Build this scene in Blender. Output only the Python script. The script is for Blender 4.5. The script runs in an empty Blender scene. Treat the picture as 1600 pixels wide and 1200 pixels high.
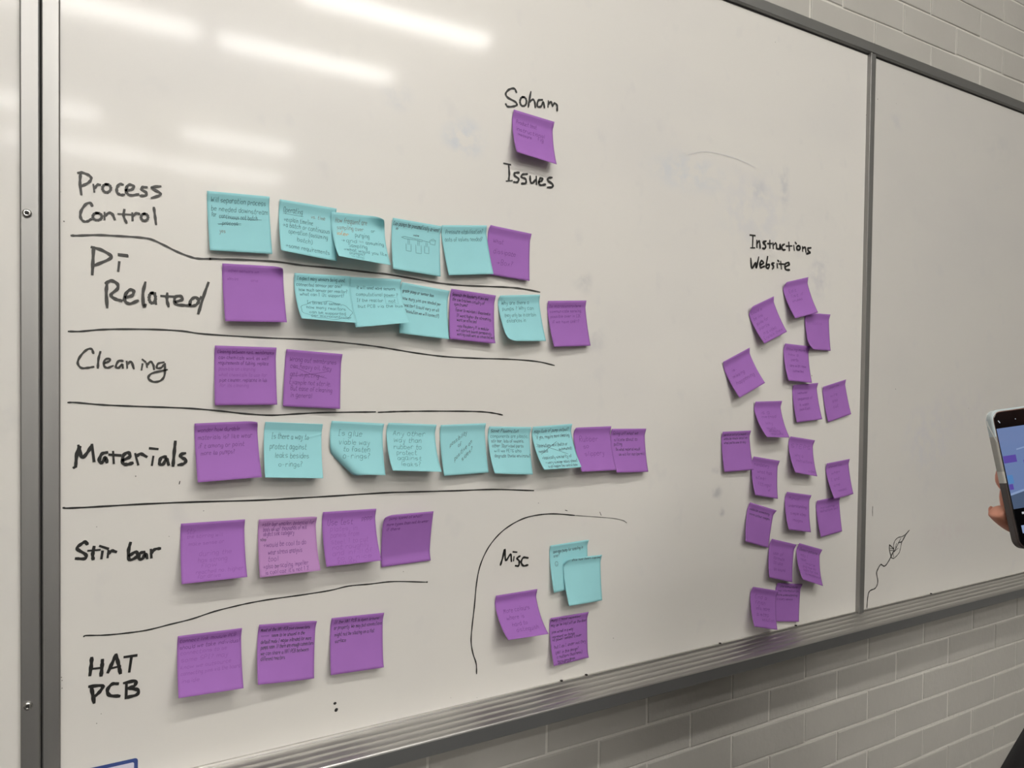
import bpy, bmesh, math, random
import numpy as np
from mathutils import Matrix, Vector

# ------------------------------------------------------------------ camera, world, exposure
SC = bpy.context.scene
COL = SC.collection
YAW, PITCH, ROLL, FPX, DIST = 0.52894, -0.010992, -0.016018, 1147.79, 0.99466
CAMZ = 1.40
_f = np.array([math.sin(YAW)*math.cos(PITCH), math.cos(YAW)*math.cos(PITCH), math.sin(PITCH)])
_r = np.array([math.cos(YAW), -math.sin(YAW), 0.0])
_d = np.cross(_f, _r)
_c, _s = math.cos(ROLL), math.sin(ROLL)
RIGHT = _c*_r + _s*_d
DOWN = -_s*_r + _c*_d
FWD = _f
CAM = np.array([0.0, -DIST, CAMZ])
cam = bpy.data.cameras.new('camera')
cam.sensor_width = 36.0
cam.lens = FPX*36.0/1600.0
cam.clip_start = 0.02
camo = bpy.data.objects.new('camera', cam)
COL.objects.link(camo)
M = Matrix(((RIGHT[0], -DOWN[0], -FWD[0], CAM[0]),
            (RIGHT[1], -DOWN[1], -FWD[1], CAM[1]),
            (RIGHT[2], -DOWN[2], -FWD[2], CAM[2]),
            (0, 0, 0, 1)))
camo.matrix_world = M
SC.camera = camo

w = bpy.data.worlds.new('world')
SC.world = w
w.use_nodes = True
w.node_tree.nodes['Background'].inputs[0].default_value = (0.9, 0.93, 1, 1)
w.node_tree.nodes['Background'].inputs[1].default_value = 0.02
SC.view_settings.view_transform = 'Standard'
SC.view_settings.look = 'None'
SC.view_settings.gamma = 1.0
SC.view_settings.exposure = 0.0
LAMP = 52.0          # radiance of the ceiling lamps' diffusers
rnd = random.Random(7)

def at(px, py, y=0.0):
    """the point of the plane at depth y that the photograph shows at a pixel"""
    ray = (px-800)/FPX*RIGHT + (py-600)/FPX*DOWN + FWD
    t = (y-CAM[1])/ray[1]
    return Vector(CAM + ray*t)

def cw(px, py, z):
    """the point at camera depth z seen at a pixel"""
    return Vector(CAM + z*((px-800)/FPX*RIGHT + (py-600)/FPX*DOWN + FWD))

# ------------------------------------------------------------------ materials
MATS = {}
def mat(name, col, rough=0.5, metal=0.0, spec=0.5, noise=None, bump=None, emit=None, coat=0.0, trans=0.0, alpha=1.0):
    m = bpy.data.materials.new(name)
    m.use_nodes = True
    nt = m.node_tree
    b = nt.nodes['Principled BSDF']
    b.inputs['Base Color'].default_value = (*col, 1)
    b.inputs['Roughness'].default_value = rough
    b.inputs['Metallic'].default_value = metal
    b.inputs['Specular IOR Level'].default_value = spec
    b.inputs['Coat Weight'].default_value = coat
    b.inputs['Transmission Weight'].default_value = trans
    b.inputs['Alpha'].default_value = alpha
    tc = nt.nodes.new('ShaderNodeTexCoord')
    if noise:
        sc, amt = noise[0], noise[1]
        mp = nt.nodes.new('ShaderNodeMapping')
        mp.inputs['Scale'].default_value = noise[2] if len(noise) > 2 else (1, 1, 1)
        nt.links.new(tc.outputs['Object'], mp.inputs[0])
        n = nt.nodes.new('ShaderNodeTexNoise')
        n.inputs['Scale'].default_value = sc
        n.inputs['Detail'].default_value = 5
        nt.links.new(mp.outputs[0], n.inputs['Vector'])
        mx = nt.nodes.new('ShaderNodeMix'); mx.data_type = 'RGBA'
        mx.inputs[6].default_value = (*[c*(1-amt) for c in col], 1)
        mx.inputs[7].default_value = (*[min(1, c*(1+amt)) for c in col], 1)
        nt.links.new(n.outputs['Fac'], mx.inputs[0])
        nt.links.new(mx.outputs[2], b.inputs['Base Color'])
    if bump:
        n = nt.nodes.new('ShaderNodeTexNoise')
        n.inputs['Scale'].default_value = bump[0]
        n.inputs['Detail'].default_value = 4
        nt.links.new(tc.outputs['Object'], n.inputs['Vector'])
        bp = nt.nodes.new('ShaderNodeBump')
        bp.inputs['Strength'].default_value = bump[1]
        bp.inputs['Distance'].default_value = bump[2]
        nt.links.new(n.outputs['Fac'], bp.inputs['Height'])
        nt.links.new(bp.outputs[0], b.inputs['Normal'])
    if emit:
        b.inputs['Emission Color'].default_value = (*emit[0], 1)
        b.inputs['Emission Strength'].default_value = emit[1]
    MATS[name] = m
    return m

def board_material(name, smears, k=1.0):
    m = mat(name, (0.70*k, 0.68*k, 0.64*k), rough=0.42, spec=0.5, coat=0.27)
    nt = m.node_tree
    b = nt.nodes['Principled BSDF']
    tc = nt.nodes.new('ShaderNodeTexCoord')
    def noise(scale, stretch, detail=5):
        mp = nt.nodes.new('ShaderNodeMapping')
        mp.inputs['Scale'].default_value = stretch
        nt.links.new(tc.outputs['Object'], mp.inputs[0])
        n = nt.nodes.new('ShaderNodeTexNoise')
        n.inputs['Scale'].default_value = scale
        n.inputs['Detail'].default_value = detail
        nt.links.new(mp.outputs[0], n.inputs['Vector'])
        return n.outputs['Fac']
    def math_(op, a, c):
        q = nt.nodes.new('ShaderNodeMath'); q.operation = op
        for k, v in enumerate((a, c)):
            if isinstance(v, (int, float)): q.inputs[k].default_value = v
            else: nt.links.new(v, q.inputs[k])
        return q.outputs[0]
    def mix(fac, a, c):
        mx = nt.nodes.new('ShaderNodeMix'); mx.data_type = 'RGBA'
        nt.links.new(fac, mx.inputs[0])
        if isinstance(a, tuple): mx.inputs[6].default_value = (*a, 1)
        else: nt.links.new(a, mx.inputs[6])
        mx.inputs[7].default_value = (*c, 1)
        return mx.outputs[2]
    # wiped-marker haze, broad and faint
    hz = nt.nodes.new('ShaderNodeMapRange')
    hz.inputs[1].default_value = 0.45; hz.inputs[2].default_value = 0.80
    hz.inputs[3].default_value = 0.0; hz.inputs[4].default_value = 0.35
    nt.links.new(noise(3.0, (1, 1, 1.6)), hz.inputs[0])
    base = mix(hz.outputs[0], (0.70*k, 0.68*k, 0.64*k), (0.58*k, 0.57*k, 0.57*k))
    fine = nt.nodes.new('ShaderNodeMapRange')
    fine.inputs[1].default_value = 0.62; fine.inputs[2].default_value = 0.78
    fine.inputs[3].default_value = 0.0; fine.inputs[4].default_value = 0.22
    nt.links.new(noise(22, (1, 1, 0.8), 2), fine.inputs[0])
    base = mix(fine.outputs[0], base, (0.50, 0.50, 0.52))
    # smears of half wiped ink: (centre, half sizes, tint, strength)
    for (c, rx, rz, tint, k) in smears:
        mp = nt.nodes.new('ShaderNodeMapping')
        mp.vector_type = 'POINT'
        mp.inputs['Location'].default_value = (-c.x/rx, 0, -c.z/rz)
        mp.inputs['Scale'].default_value = (1/rx, 0, 1/rz)
        nt.links.new(tc.outputs['Object'], mp.inputs[0])
        ln = nt.nodes.new('ShaderNodeVectorMath'); ln.operation = 'LENGTH'
        nt.links.new(mp.outputs[0], ln.inputs[0])
        mr = nt.nodes.new('ShaderNodeMapRange')
        mr.interpolation_type = 'SMOOTHSTEP'
        mr.inputs[1].default_value = 1.0; mr.inputs[2].default_value = 0.1
        mr.inputs[3].default_value = 0.0; mr.inputs[4].default_value = k
        nt.links.new(ln.outputs['Value'], mr.inputs[0])
        nz = nt.nodes.new('ShaderNodeMapRange')
        nz.inputs[1].default_value = 0.4; nz.inputs[2].default_value = 0.62
        nt.links.new(noise(34, (1, 1, 1), 3), nz.inputs[0])
        base = mix(math_('MULTIPLY', mr.outputs[0], nz.outputs[0]), base, tint)
    nt.links.new(base, b.inputs['Base Color'])
    rr = nt.nodes.new('ShaderNodeMapRange')
    rr.inputs[3].default_value = 0.065; rr.inputs[4].default_value = 0.10
    nt.links.new(noise(5, (1, 1, 1)), rr.inputs[0])
    nt.links.new(rr.outputs[0], b.inputs['Coat Roughness'])
    # the enamelled steel is very slightly wavy
    bp = nt.nodes.new('ShaderNodeBump')
    bp.inputs['Strength'].default_value = 0.1
    bp.inputs['Distance'].default_value = 0.002
    nt.links.new(noise(2.2, (1, 1, 1), 1), bp.inputs['Height'])
    nt.links.new(bp.outputs[0], b.inputs['Coat Normal'])
    return m

SM = [(at(725, 215), .05, .04, (.45, .52, .62), .6), (at(622, 150), .035, .03, (.55, .57, .6), .5),
      (at(1225, 290), .022, .07, (.40, .42, .46), .55), (at(1187, 297), .03, .03, (.45, .47, .5), .5),
      (at(1075, 270), .13, .05, (.50, .56, .64), .45), (at(1120, 770), .02, .02, (.36, .36, .38), .6),
      (at(1128, 800), .012, .012, (.36, .36, .38), .6), (at(1280, 430), .05, .07, (.46, .46, .5), .5),
      (at(912, 440), .03, .03, (.45, .45, .46), .45), (at(1120, 735), .02, .01, (.4, .4, .42), .5),
      (at(1180, 330), .14, .12, (.56, .57, .62), .4), (at(930, 530), .03, .04, (.46, .46, .48), .4)]
board_material('enamel', SM)
SM2 = [(at(1500, 640), .25, .10, (.54, .52, .55), .3), (at(1560, 230), .10, .05, (.5, .5, .5), .4),
       (at(1450, 690), .15, .12, (.52, .52, .58), .4), (at(1480, 830), .14, .05, (.56, .5, .5), .35),
       (at(1400, 190), .05, .03, (.5, .5, .52), .4)]
board_material('enamel_right', SM2, 0.86)    # this panel's base colour is greyer all over
board_material('enamel_left', [(at(15, 640), .05, .05, (.5, .5, .5), .3)])
mat('aluminium', (0.36, 0.355, 0.345), rough=0.48, metal=1.0, noise=(9, 0.10, (6, 6, 0.4)))
mat('rail_grey', (0.30, 0.30, 0.29), rough=0.45, metal=0.85, noise=(8, 0.08, (1, 1, 1)))
mat('tray_metal', (0.60, 0.59, 0.57), rough=0.36, metal=1.0, noise=(5, 0.05, (0.6, 1, 1)))
mat('lip_grey', (0.27, 0.275, 0.275), rough=0.42, metal=0.8, noise=(8, 0.06, (0.5, 1, 1)))
mat('screw_steel', (0.55, 0.54, 0.52), rough=0.25, metal=1.0)
mat('dark_gap', (0.02, 0.019, 0.018), rough=0.8)
mat('mortar_paint', (0.66, 0.64, 0.59), rough=0.55, noise=(9, 0.06), bump=(90, 0.6, 0.004))
mat('paint', (0.46, 0.445, 0.41), rough=0.55, noise=(7, 0.07), bump=(60, 0.35, 0.003))
mat('ink_black', (0.016, 0.016, 0.015), rough=0.45, noise=(90, 0.5))
mat('ink_grey', (0.04, 0.039, 0.035), rough=0.45, noise=(120, 0.6))
mat('ink_thin', (0.16, 0.155, 0.145), rough=0.5)
mat('paper_purple', (0.325, 0.138, 0.44), rough=0.75, spec=0.25, noise=(30, 0.05))
mat('paper_blue', (0.295, 0.61, 0.65), rough=0.75, spec=0.25, noise=(30, 0.04))
mat('paper_mauve', (0.42, 0.22, 0.46), rough=0.75, spec=0.25, noise=(30, 0.05))
mat('pen_black', (0.035, 0.028, 0.045), rough=0.6)
mat('pen_teal', (0.045, 0.13, 0.15), rough=0.6)
mat('pen_plum', (0.13, 0.035, 0.18), rough=0.6)
mat('pen_faint', (0.235, 0.075, 0.32), rough=0.6)
mat('pen_pale', (0.15, 0.40, 0.42), rough=0.6)
mat('pen_brown', (0.19, 0.19, 0.17), rough=0.6)
mat('pen_orange', (0.55, 0.26, 0.06), rough=0.6)
mat('card_blue', (0.03, 0.06, 0.22), rough=0.4)
mat('card_white', (0.62, 0.61, 0.72), rough=0.4)
mat('ceiling_paint', (0.72, 0.71, 0.68), rough=0.8, noise=(4, 0.03))
mat('plaster', (0.38, 0.37, 0.35), rough=0.8, noise=(3, 0.05))
mat('carpet', (0.075, 0.072, 0.07), rough=0.95, noise=(60, 0.3), bump=(300, 0.5, 0.004))
mat('lamp_housing', (0.75, 0.75, 0.73), rough=0.5)
mat('lamp_diffuser', (0.9, 0.9, 0.88), rough=0.5, emit=((1.0, 0.968, 0.918), LAMP))
mat('skin', (0.72, 0.32, 0.22), rough=0.5, noise=(40, 0.08))
mat('black_cloth', (0.012, 0.012, 0.013), rough=0.9, noise=(80, 0.3))
mat('dark_denim', (0.02, 0.024, 0.035), rough=0.9, noise=(80, 0.3))
mat('hair_dark', (0.018, 0.012, 0.010), rough=0.5, noise=(60, 0.4, (1, 1, 0.2)))
mat('shoe_grey', (0.08, 0.08, 0.085), rough=0.7)
mat('eye_white', (0.75, 0.73, 0.70), rough=0.3)
mat('nail', (0.74, 0.36, 0.27), rough=0.35)
mat('lip_skin', (0.42, 0.15, 0.12), rough=0.5)
mat('case_grey', (0.40, 0.39, 0.35), rough=0.35, noise=(30, 0.06))
mat('case_pale', (0.60, 0.59, 0.54), rough=0.4)
mat('case_dark', (0.075, 0.060, 0.055), rough=0.4)
mat('case_clear', (0.55, 0.63, 0.65), rough=0.12, coat=0.5)
mat('phone_edge', (0.75, 0.75, 0.73), rough=0.2, metal=1.0)
mat('case_rim', (0.85, 0.86, 0.84), rough=0.3)
mat('phone_glass', (0.004, 0.004, 0.005), rough=0.08)
mat('display_view', (0.02, 0.02, 0.02), rough=0.1, emit=((0.125, 0.185, 0.36), 1.0))
mat('display_dim', (0.02, 0.02, 0.02), rough=0.1, emit=((0.055, 0.085, 0.15), 1.0))
mat('display_purple', (0.02, 0.02, 0.02), rough=0.1, emit=((0.085, 0.05, 0.30), 1.0))
mat('display_teal', (0.02, 0.02, 0.02), rough=0.1, emit=((0.075, 0.20, 0.43), 1.0))
mat('display_light', (0.02, 0.02, 0.02), rough=0.1, emit=((0.22, 0.30, 0.48), 1.0))
mat('display_icon', (0.02, 0.02, 0.02), rough=0.1, emit=((0.45, 0.47, 0.5), 1.0))

# ------------------------------------------------------------------ object helpers
def link(name, me, m=None, parent=None, loc=None, label=None, cat=None, group=None, kind=None):
    o = bpy.data.objects.new(name, me)
    COL.objects.link(o)
    if m is not None and me is not None:
        for k in (m if isinstance(m, (list, tuple)) else [m]):
            me.materials.append(MATS[k])
    if parent is not None: o.parent = parent
    if loc is not None: o.location = loc
    tag(o, label, cat, group, kind)
    return o

def tag(o, label=None, cat=None, group=None, kind=None):
    if label: o['label'] = label
    if cat: o['category'] = cat
    if group: o['group'] = group
    if kind: o['kind'] = kind
    return o

def mesh(verts, faces, smooth=False, mi=None):
    me = bpy.data.meshes.new('mesh')
    me.from_pydata([tuple(v) for v in verts], [], faces)
    if smooth: me.polygons.foreach_set('use_smooth', [True]*len(me.polygons))
    if mi: me.polygons.foreach_set('material_index', mi)
    me.update()
    return me

def bm_mesh(bm, smooth=False):
    me = bpy.data.meshes.new('mesh')
    bmesh.ops.recalc_face_normals(bm, faces=bm.faces[:])
    bm.to_mesh(me); bm.free()
    if smooth: me.polygons.foreach_set('use_smooth', [True]*len(me.polygons))
    return me

def add_box(bm, lo, hi, bevel=0.0):
    r = bmesh.ops.create_cube(bm, size=1.0)
    vs = r['verts']
    for v in vs:
        v.co = Vector([lo[i] + (v.co[i]+0.5)*(hi[i]-lo[i]) for i in range(3)])
    if bevel:
        es = list({e for v in vs for e in v.link_edges})
        bmesh.ops.bevel(bm, geom=es, offset=bevel, segments=2, profile=0.7, affect='EDGES')

def box_mesh(lo, hi, bevel=0.0):
    bm = bmesh.new(); add_box(bm, lo, hi, bevel)
    return bm_mesh(bm)

def extrude_profile(prof, a, b):
    """closed (y,z) profile swept from point a to point b (points add to the profile)"""
    n = len(prof)
    vs = [Vector((p.x, p.y+q[0], p.z+q[1])) for p in (a, b) for q in prof]
    fs = [(i, (i+1) % n, n+(i+1) % n, n+i) for i in range(n)]
    fs += [tuple(range(n-1, -1, -1)), tuple(range(n, 2*n))]
    return mesh(vs, fs)

def skew_bar(c0, c1, w0, y0, y1, bev=0.0015):
    """upright bar between two points on the board plane: half-width w0, from depth y0 (room) to y1"""
    prof = [(-w0, y1), (-w0, y0+bev), (-w0+bev, y0), (w0-bev, y0), (w0, y0+bev), (w0, y1)]
    n = len(prof)
    vs = [Vector((c.x+q[0], q[1], c.z)) for c in (c0, c1) for q in prof]
    fs = [(i, (i+1) % n, n+(i+1) % n, n+i) for i in range(n)]
    fs += [tuple(range(n-1, -1, -1)), tuple(range(n, 2*n))]
    me = mesh(vs, fs)
    bm = bmesh.new(); bm.from_mesh(me); bpy.data.meshes.remove(me)
    return bm_mesh(bm)

def catmull(P, k=6):
    P = [np.array(p, float) for p in P]
    if len(P) < 3: return P
    Q = [2*P[0]-P[1]] + P + [2*P[-1]-P[-2]]
    out = []
    for i in range(1, len(Q)-2):
        a, b, c, d = Q[i-1:i+3]
        for j in range(k):
            t = j/k
            out.append(.5*((2*b)+(-a+c)*t+(2*a-5*b+4*c-d)*t*t+(-a+3*b-3*c+d)*t**3))
    out.append(P[-1])
    return out

class Ribbons:
    """flat pen strokes laid on a surface; each point is (position, outward normal)"""
    def __init__(s): s.v = []; s.f = []; s.k = 0
    def stroke(s, pts, nrm, hw):
        n = len(pts)
        if n < 2: return
        b = len(s.v)
        for i in range(n):
            t = pts[min(i+1, n-1)]-pts[max(i-1, 0)]
            L = np.linalg.norm(t)
            t = t/L if L > 1e-9 else np.array([1., 0, 0])
            nn = nrm[i]
            sd = np.cross(t, nn); L = np.linalg.norm(sd); sd = sd/L if L > 1e-9 else np.array([0, 0, 1.])
            h = hw[i] if isinstance(hw, (list, tuple)) else hw
            p = pts[i]
            if i == 0: p = p-t*h*.7
            if i == n-1: p = p+t*h*.7
            e = .72 if i in (0, n-1) else 1.0
            s.v += [p+sd*h*e, p-sd*h*e]
        s.f += [(b+2*i, b+2*i+1, b+2*i+3, b+2*i+2) for i in range(n-1)]
    def mesh(s): return mesh(s.v, s.f)

def ink_on_board(name, strokes, w, parent, m='ink_black', label=None, y=0.0, smooth=True):
    """strokes: lists of pixel points on the board; w: half width in mm, or per stroke"""
    R = Ribbons()
    for i, st in enumerate(strokes):
        ww = w
        if isinstance(st, tuple): st, ww = st
        P = [np.array(at(p[0], p[1], y)) for p in st]
        if smooth: P = catmull(P, 5)
        e = 0.0005+0.00006*(i % 9)
        P = [p-np.array([0, e, 0]) for p in P]
        n = len(P)
        hw = [ww*.001*(1+.16*math.sin(j*1.3+i*2.1)) for j in range(n)]
        R.stroke(P, [np.array([0, -1., 0])]*n, hw)
    return link(name, R.mesh(), m, parent, label=label)

def zoomed(s, ox, oy, k):
    """'x,y x,y;x,y x,y' in zoomed coordinates to pixel strokes; 'o:cx,cy,rx,ry' is a ring"""
    out = []
    for part in s.split(';'):
        part = part.strip()
        if not part: continue
        if part.startswith('o:'):
            cx, cy, rx, ry = map(float, part[2:].split(','))
            pts = [(cx+rx*math.cos(a), cy+ry*math.sin(a)) for a in [-1.4-i*2*math.pi/12 for i in range(14)]]
        else:
            pts = [tuple(map(float, q.split(','))) for q in part.split()]
        out.append([(ox+x/k, oy+y/k) for x, y in pts])
    return out

# ------------------------------------------------------------------ the room
X0, X1, Y1, ZC = -3.2, 4.4, -7.6, 3.72
WY = 0.06       # face of the brick wall behind the boards
me = mesh([(X0, Y1, 0), (X1, Y1, 0), (X1, WY, 0), (X0, WY, 0)], [(0, 1, 2, 3)])
link('floor', me, 'carpet', kind='structure')
me = mesh([(X0, Y1, ZC), (X1, Y1, ZC), (X1, WY, ZC), (X0, WY, ZC)], [(3, 2, 1, 0)])
link('ceiling', me, 'ceiling_paint', kind='structure')
for nm, a, b in (('wall_back', (X1, Y1), (X0, Y1)), ('wall_left', (X0, Y1), (X0, WY)), ('wall_right', (X1, WY), (X1, Y1))):
    me = mesh([(*a, 0), (*b, 0), (*b, ZC), (*a, ZC)], [(0, 1, 2, 3)])
    link(nm, me, 'plaster', kind='structure')

def brick_wall():
    V = []; F = []
    PX, PZ = 0.2245, 0.07075
    zb = CAMZ-0.6545
    n0 = -int(math.ceil(zb/PZ)); n1 = int((ZC-zb)/PZ)+1
    def quad(a, b, c, d):
        k = len(V); V.extend((a, b, c, d)); F.append((k, k+1, k+2, k+3))
    ym = WY+0.0022
    quad((X0, ym, 0), (X1, ym, 0), (X1, ym, ZC), (X0, ym, ZC))
    r = random.Random(3)
    for n in range(n0, n1):
        za, zt = zb+n*PZ+.0026, zb+(n+1)*PZ-.0026
        za, zt = max(za, 0.0), min(zt, ZC)
        if zt-za < .01: continue
        off = (1.372 if n % 2 == 0 else 1.259)-0.0013*n
        k0 = int((X0-off)/PX)-1
        for k in range(k0, int((X1-off)/PX)+1):
            xa, xb = off+k*PX+.0026, off+(k+1)*PX-.0026
            xa, xb = max(xa, X0), min(xb, X1)
            if xb-xa < .01: continue
            j = r.uniform(-.0008, .0008)
            yf = [WY+j+r.uniform(-.0005, .0005) for _ in range(4)]
            c = .0018
            jz = [r.uniform(-.0013, .0013) for _ in range(4)]; jx = [r.uniform(-.0012, .0012) for _ in range(4)]
            b = len(V)
            base = [(xa, ym+.001, za+jz[0]), (xb, ym+.001, za+jz[1]), (xb, ym+.001, zt+jz[2]), (xa, ym+.001, zt+jz[3])]
            fr0 = [(xa+jx[0]*.5, WY+j+.0012, za+jz[0]), (xb+jx[1]*.5, WY+j+.0012, za+jz[1]), (xb+jx[2]*.5, WY+j+.0012, zt+jz[2]), (xa+jx[3]*.5, WY+j+.0012, zt+jz[3])]
            fr = [(xa+c, yf[0], za+c+jz[0]), (xb-c, yf[1], za+c+jz[1]), (xb-c, yf[2], zt-c+jz[2]), (xa+c, yf[3], zt-c+jz[3])]
            V.extend(base+fr0+fr)
            for i in range(4):
                i2 = (i+1) % 4
                F.append((b+i, b+i2, b+4+i2, b+4+i)); F.append((b+4+i, b+4+i2, b+8+i2, b+8+i))
            F.append((b+8, b+9, b+10, b+11))
    return mesh(V, F, mi=[1]+[0]*(len(F)-1))
link('wall_front', brick_wall(), ['paint', 'mortar_paint'], kind='structure')

# ------------------------------------------------------------------ ceiling lamps (mirrored in the enamel, but for an added near row)
def lamp(x0, x1, y, z, label):
    e = link('ceiling_light', None, loc=((x0+x1)/2, y, z), label=label, cat='ceiling light', group='strip lamps hung over the room')
    L = (x1-x0)/2
    bm = bmesh.new(); add_box(bm, (-L, -.09, .035), (L, .09, .085), .006)
    link('housing', bm_mesh(bm), 'lamp_housing', e)
    prof = [(-.062, .036), (-.062, .012), (-.045, -.008), (.045, -.008), (.062, .012), (.062, .036)]
    link('diffuser', extrude_profile(prof, Vector((-L+.02, 0, 0)), Vector((L-.02, 0, 0))), 'lamp_diffuser', e)
    for s in (-.7, .7):
        bm = bmesh.new()
        bmesh.ops.create_cone(bm, cap_ends=True, segments=10, radius1=.008, radius2=.008, depth=ZC-z-.085,
                              matrix=Matrix.Translation((s*L, 0, .085+(ZC-z-.085)/2)))
        link('hanger', bm_mesh(bm), 'lamp_housing', e)
    return e
LZ = CAMZ+2.10
lab = 'white strip lamp on hangers above the room, its glow falling on the glossy board'
for (a, b, yr) in ((-1.4, -.18, -1.0), (-.08, 1.14, -1.0), (-.62, .62, -3.00), (.72, 1.90, -3.03), (1.03, 2.22, -2.17), (-1.1, .12, -5.05), (.74, 1.72, -5.15),  # first two are added out of mirror view, lighting the board steeply
                   (-.66, .60, -6.2), (.68, 1.90, -6.3)):
    lamp(a, b, yr-DIST, LZ, lab)

# ------------------------------------------------------------------ the main whiteboard
TLw, BLw = at(94, 0), at(96, 1195)
zt = CAMZ+0.7075; zbot = CAMZ-0.503
XR = 2.95
def edge_x(z):      # left edge of the enamel, leaning a little
    t = (z-TLw.z)/(BLw.z-TLw.z)
    return TLw.x+(BLw.x-TLw.x)*t
board = link('whiteboard', None, loc=(1.2, WY, zbot), label='large white enamel board covered in sticky notes, fixed to the painted brick wall', cat='whiteboard')
def child(o):       # keep world placement when parented to the board
    o.matrix_parent_inverse = Matrix.Translation(board.location).inverted()
    return o
xd = at(1354, 600).x
def panel(xa0, xa1, xb, m):
    V = [(xa0, 0, zbot-.02), (xb, 0, zbot-.02), (xb, 0, zt+.004), (xa1, 0, zt+.004)]
    V += [(x, .022, z) for x, _, z in V]
    return mesh(V, [(0, 1, 2, 3), (7, 6, 5, 4), (0, 4, 5, 1), (1, 5, 6, 2), (2, 6, 7, 3), (3, 7, 4, 0)])
child(link('writing_surface', panel(edge_x(zbot)-.004, edge_x(zt)-.004, xd, 'enamel'), 'enamel', board))
child(link('writing_surface', panel(xd, xd, XR, 'enamel_right'), 'enamel_right', board))
# carcass that stands the panels off the wall
child(link('backing_frame', box_mesh((edge_x(zbot)-.012, .022, zbot-.01), (XR, WY-.002, zt+.012)), 'dark_gap', board))
# top rail
prof = [(0.03, -.001), (-.005, 0), (-.009, .002), (-.009, .021), (-.007, .023), (0.04, .023)]
child(link('top_rail', extrude_profile(prof, Vector((edge_x(zt)-.03, 0, zt)), Vector((XR, 0, zt))), 'rail_grey', board))
prof = [(0.0, -.0025), (-.0012, -.0025), (-.0012, .0), (0.0, .0)]
child(link('rail_shadow', extrude_profile(prof, Vector((edge_x(zt), 0, zt)), Vector((XR, 0, zt))), 'dark_gap', board))  # dark strip standing in for the thin shadow below the rail
# left side rail
a, b = at(79.0, 0, -.006), at(80.0, 1199, -.006)
d = (b-a)/(b.z-a.z)
p0, p1 = a+d*(zbot-.03-a.z), a+d*(zt+.023-a.z)
hwL = (at(94, 600, -.006).x-at(64.3, 600, -.006).x)/2
child(link('side_rail', skew_bar(p0, p1, hwL, -.006, .05), 'aluminium', board))
# divider strip
a, b = at(1367, 86, -.007), at(1346, 953, -.007)
bm = bmesh.new()
child(link('divider_strip', skew_bar(Vector((b.x, 0, zbot-.01)), Vector((a.x-.004, 0, zt)), .0085, -.008, .0), 'rail_grey', board))
child(link('divider_edge', skew_bar(Vector((b.x-.0098, 0, zbot-.01)), Vector((a.x-.0138, 0, zt)), .0013, -.0095, .0, .0004), 'aluminium', board))
# pen tray: grooved top sloping to a front lip
top = []
dep = .056
for i in range(41):
    t = i/40
    top.append((-.004-t*dep, -.001-.006*t+(.0021*abs(math.sin(t*4*math.pi)) if t < .985 else .0012)))
prof = [(0.0, 0.003), (-.004, .003)] + top + [(-.004-dep-.0012, -.0044), (-.004-dep-.0030, -.0050), (-.004-dep-.0042, -.0062), (-.004-dep-.0046, -.0078)]
prof2 = [(-.004-dep-.0045, -.0080), (-.004-dep-.0045, -.027), (-.004-dep-.0025, -.029), (-.004-dep+.004, -.029), (-.004-dep+.004, -.0125), (-.002, -.0075), (0.0, -.0075)]
xl = p0.x-.012
tray = child(link('pen_tray', extrude_profile(prof + [(-.060, -.0078), (0.0, -.0070)], Vector((xl, 0, zbot)), Vector((XR, 0, zbot))), 'tray_metal', board))
tray.data.polygons.foreach_set('use_smooth', [False]*len(tray.data.polygons))
child(link('tray_lip', extrude_profile(prof2, Vector((xl, 0, zbot)), Vector((XR, 0, zbot))), 'lip_grey', board))
for i, px in enumerate((894, 933, 1143, 1262, 1474)):
    q = at(px, 0)
    child(link('tray_speck', box_mesh((q.x-.002, -.004, zbot+.002), (q.x+.002, -.0006, zbot+.0048), .0006), 'ink_black', board, label='dark crumb on the back edge of the tray'))

# ------------------------------------------------------------------ the neighbouring board at the left
b2 = link('whiteboard', None, loc=(-.6, WY, zbot), label='left neighbouring whiteboard, only its blank right edge and screwed metal rail showing', cat='whiteboard')
def child2(o):
    o.matrix_parent_inverse = Matrix.Translation(b2.location).inverted()
    return o
a, b = at(46.2, 0, -.008), at(47.9, 1199, -.008)
d = (b-a)/(b.z-a.z)
q0, q1 = a+d*(zbot-.03-a.z), a+d*(zt+.023-a.z)
hw2 = (at(60.6, 600, -.008).x-at(29, 600, -.008).x)/2
child2(link('side_rail', skew_bar(q0, q1, hw2, -.008, .05), 'aluminium', b2))
V = [(-1.25, .001, zbot-.03), (q0.x-hw2+.004, .001, zbot-.03), (q1.x-hw2+.004, .001, zt+.023), (-1.25, .001, zt+.023)]
V += [(x, .055, z) for x, _, z in V]
child2(link('writing_surface', mesh(V, [(0, 1, 2, 3), (7, 6, 5, 4), (0, 4, 5, 1), (1, 5, 6, 2), (2, 6, 7, 3), (3, 7, 4, 0)]), 'enamel_left', b2))
prof = [(0.05, 0), (-.009, 0), (-.009, .021), (0.05, .021)]
child2(link('top_rail', extrude_profile(prof, Vector((-1.25, 0, zt+.023)), Vector((q1.x+hw2, 0, zt+.023))), 'rail_grey', b2))
child2(link('bottom_rail', extrude_profile(prof, Vector((-1.25, 0, zbot-.051)), Vector((q0.x+hw2, 0, zbot-.051))), 'rail_grey', b2))
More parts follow.
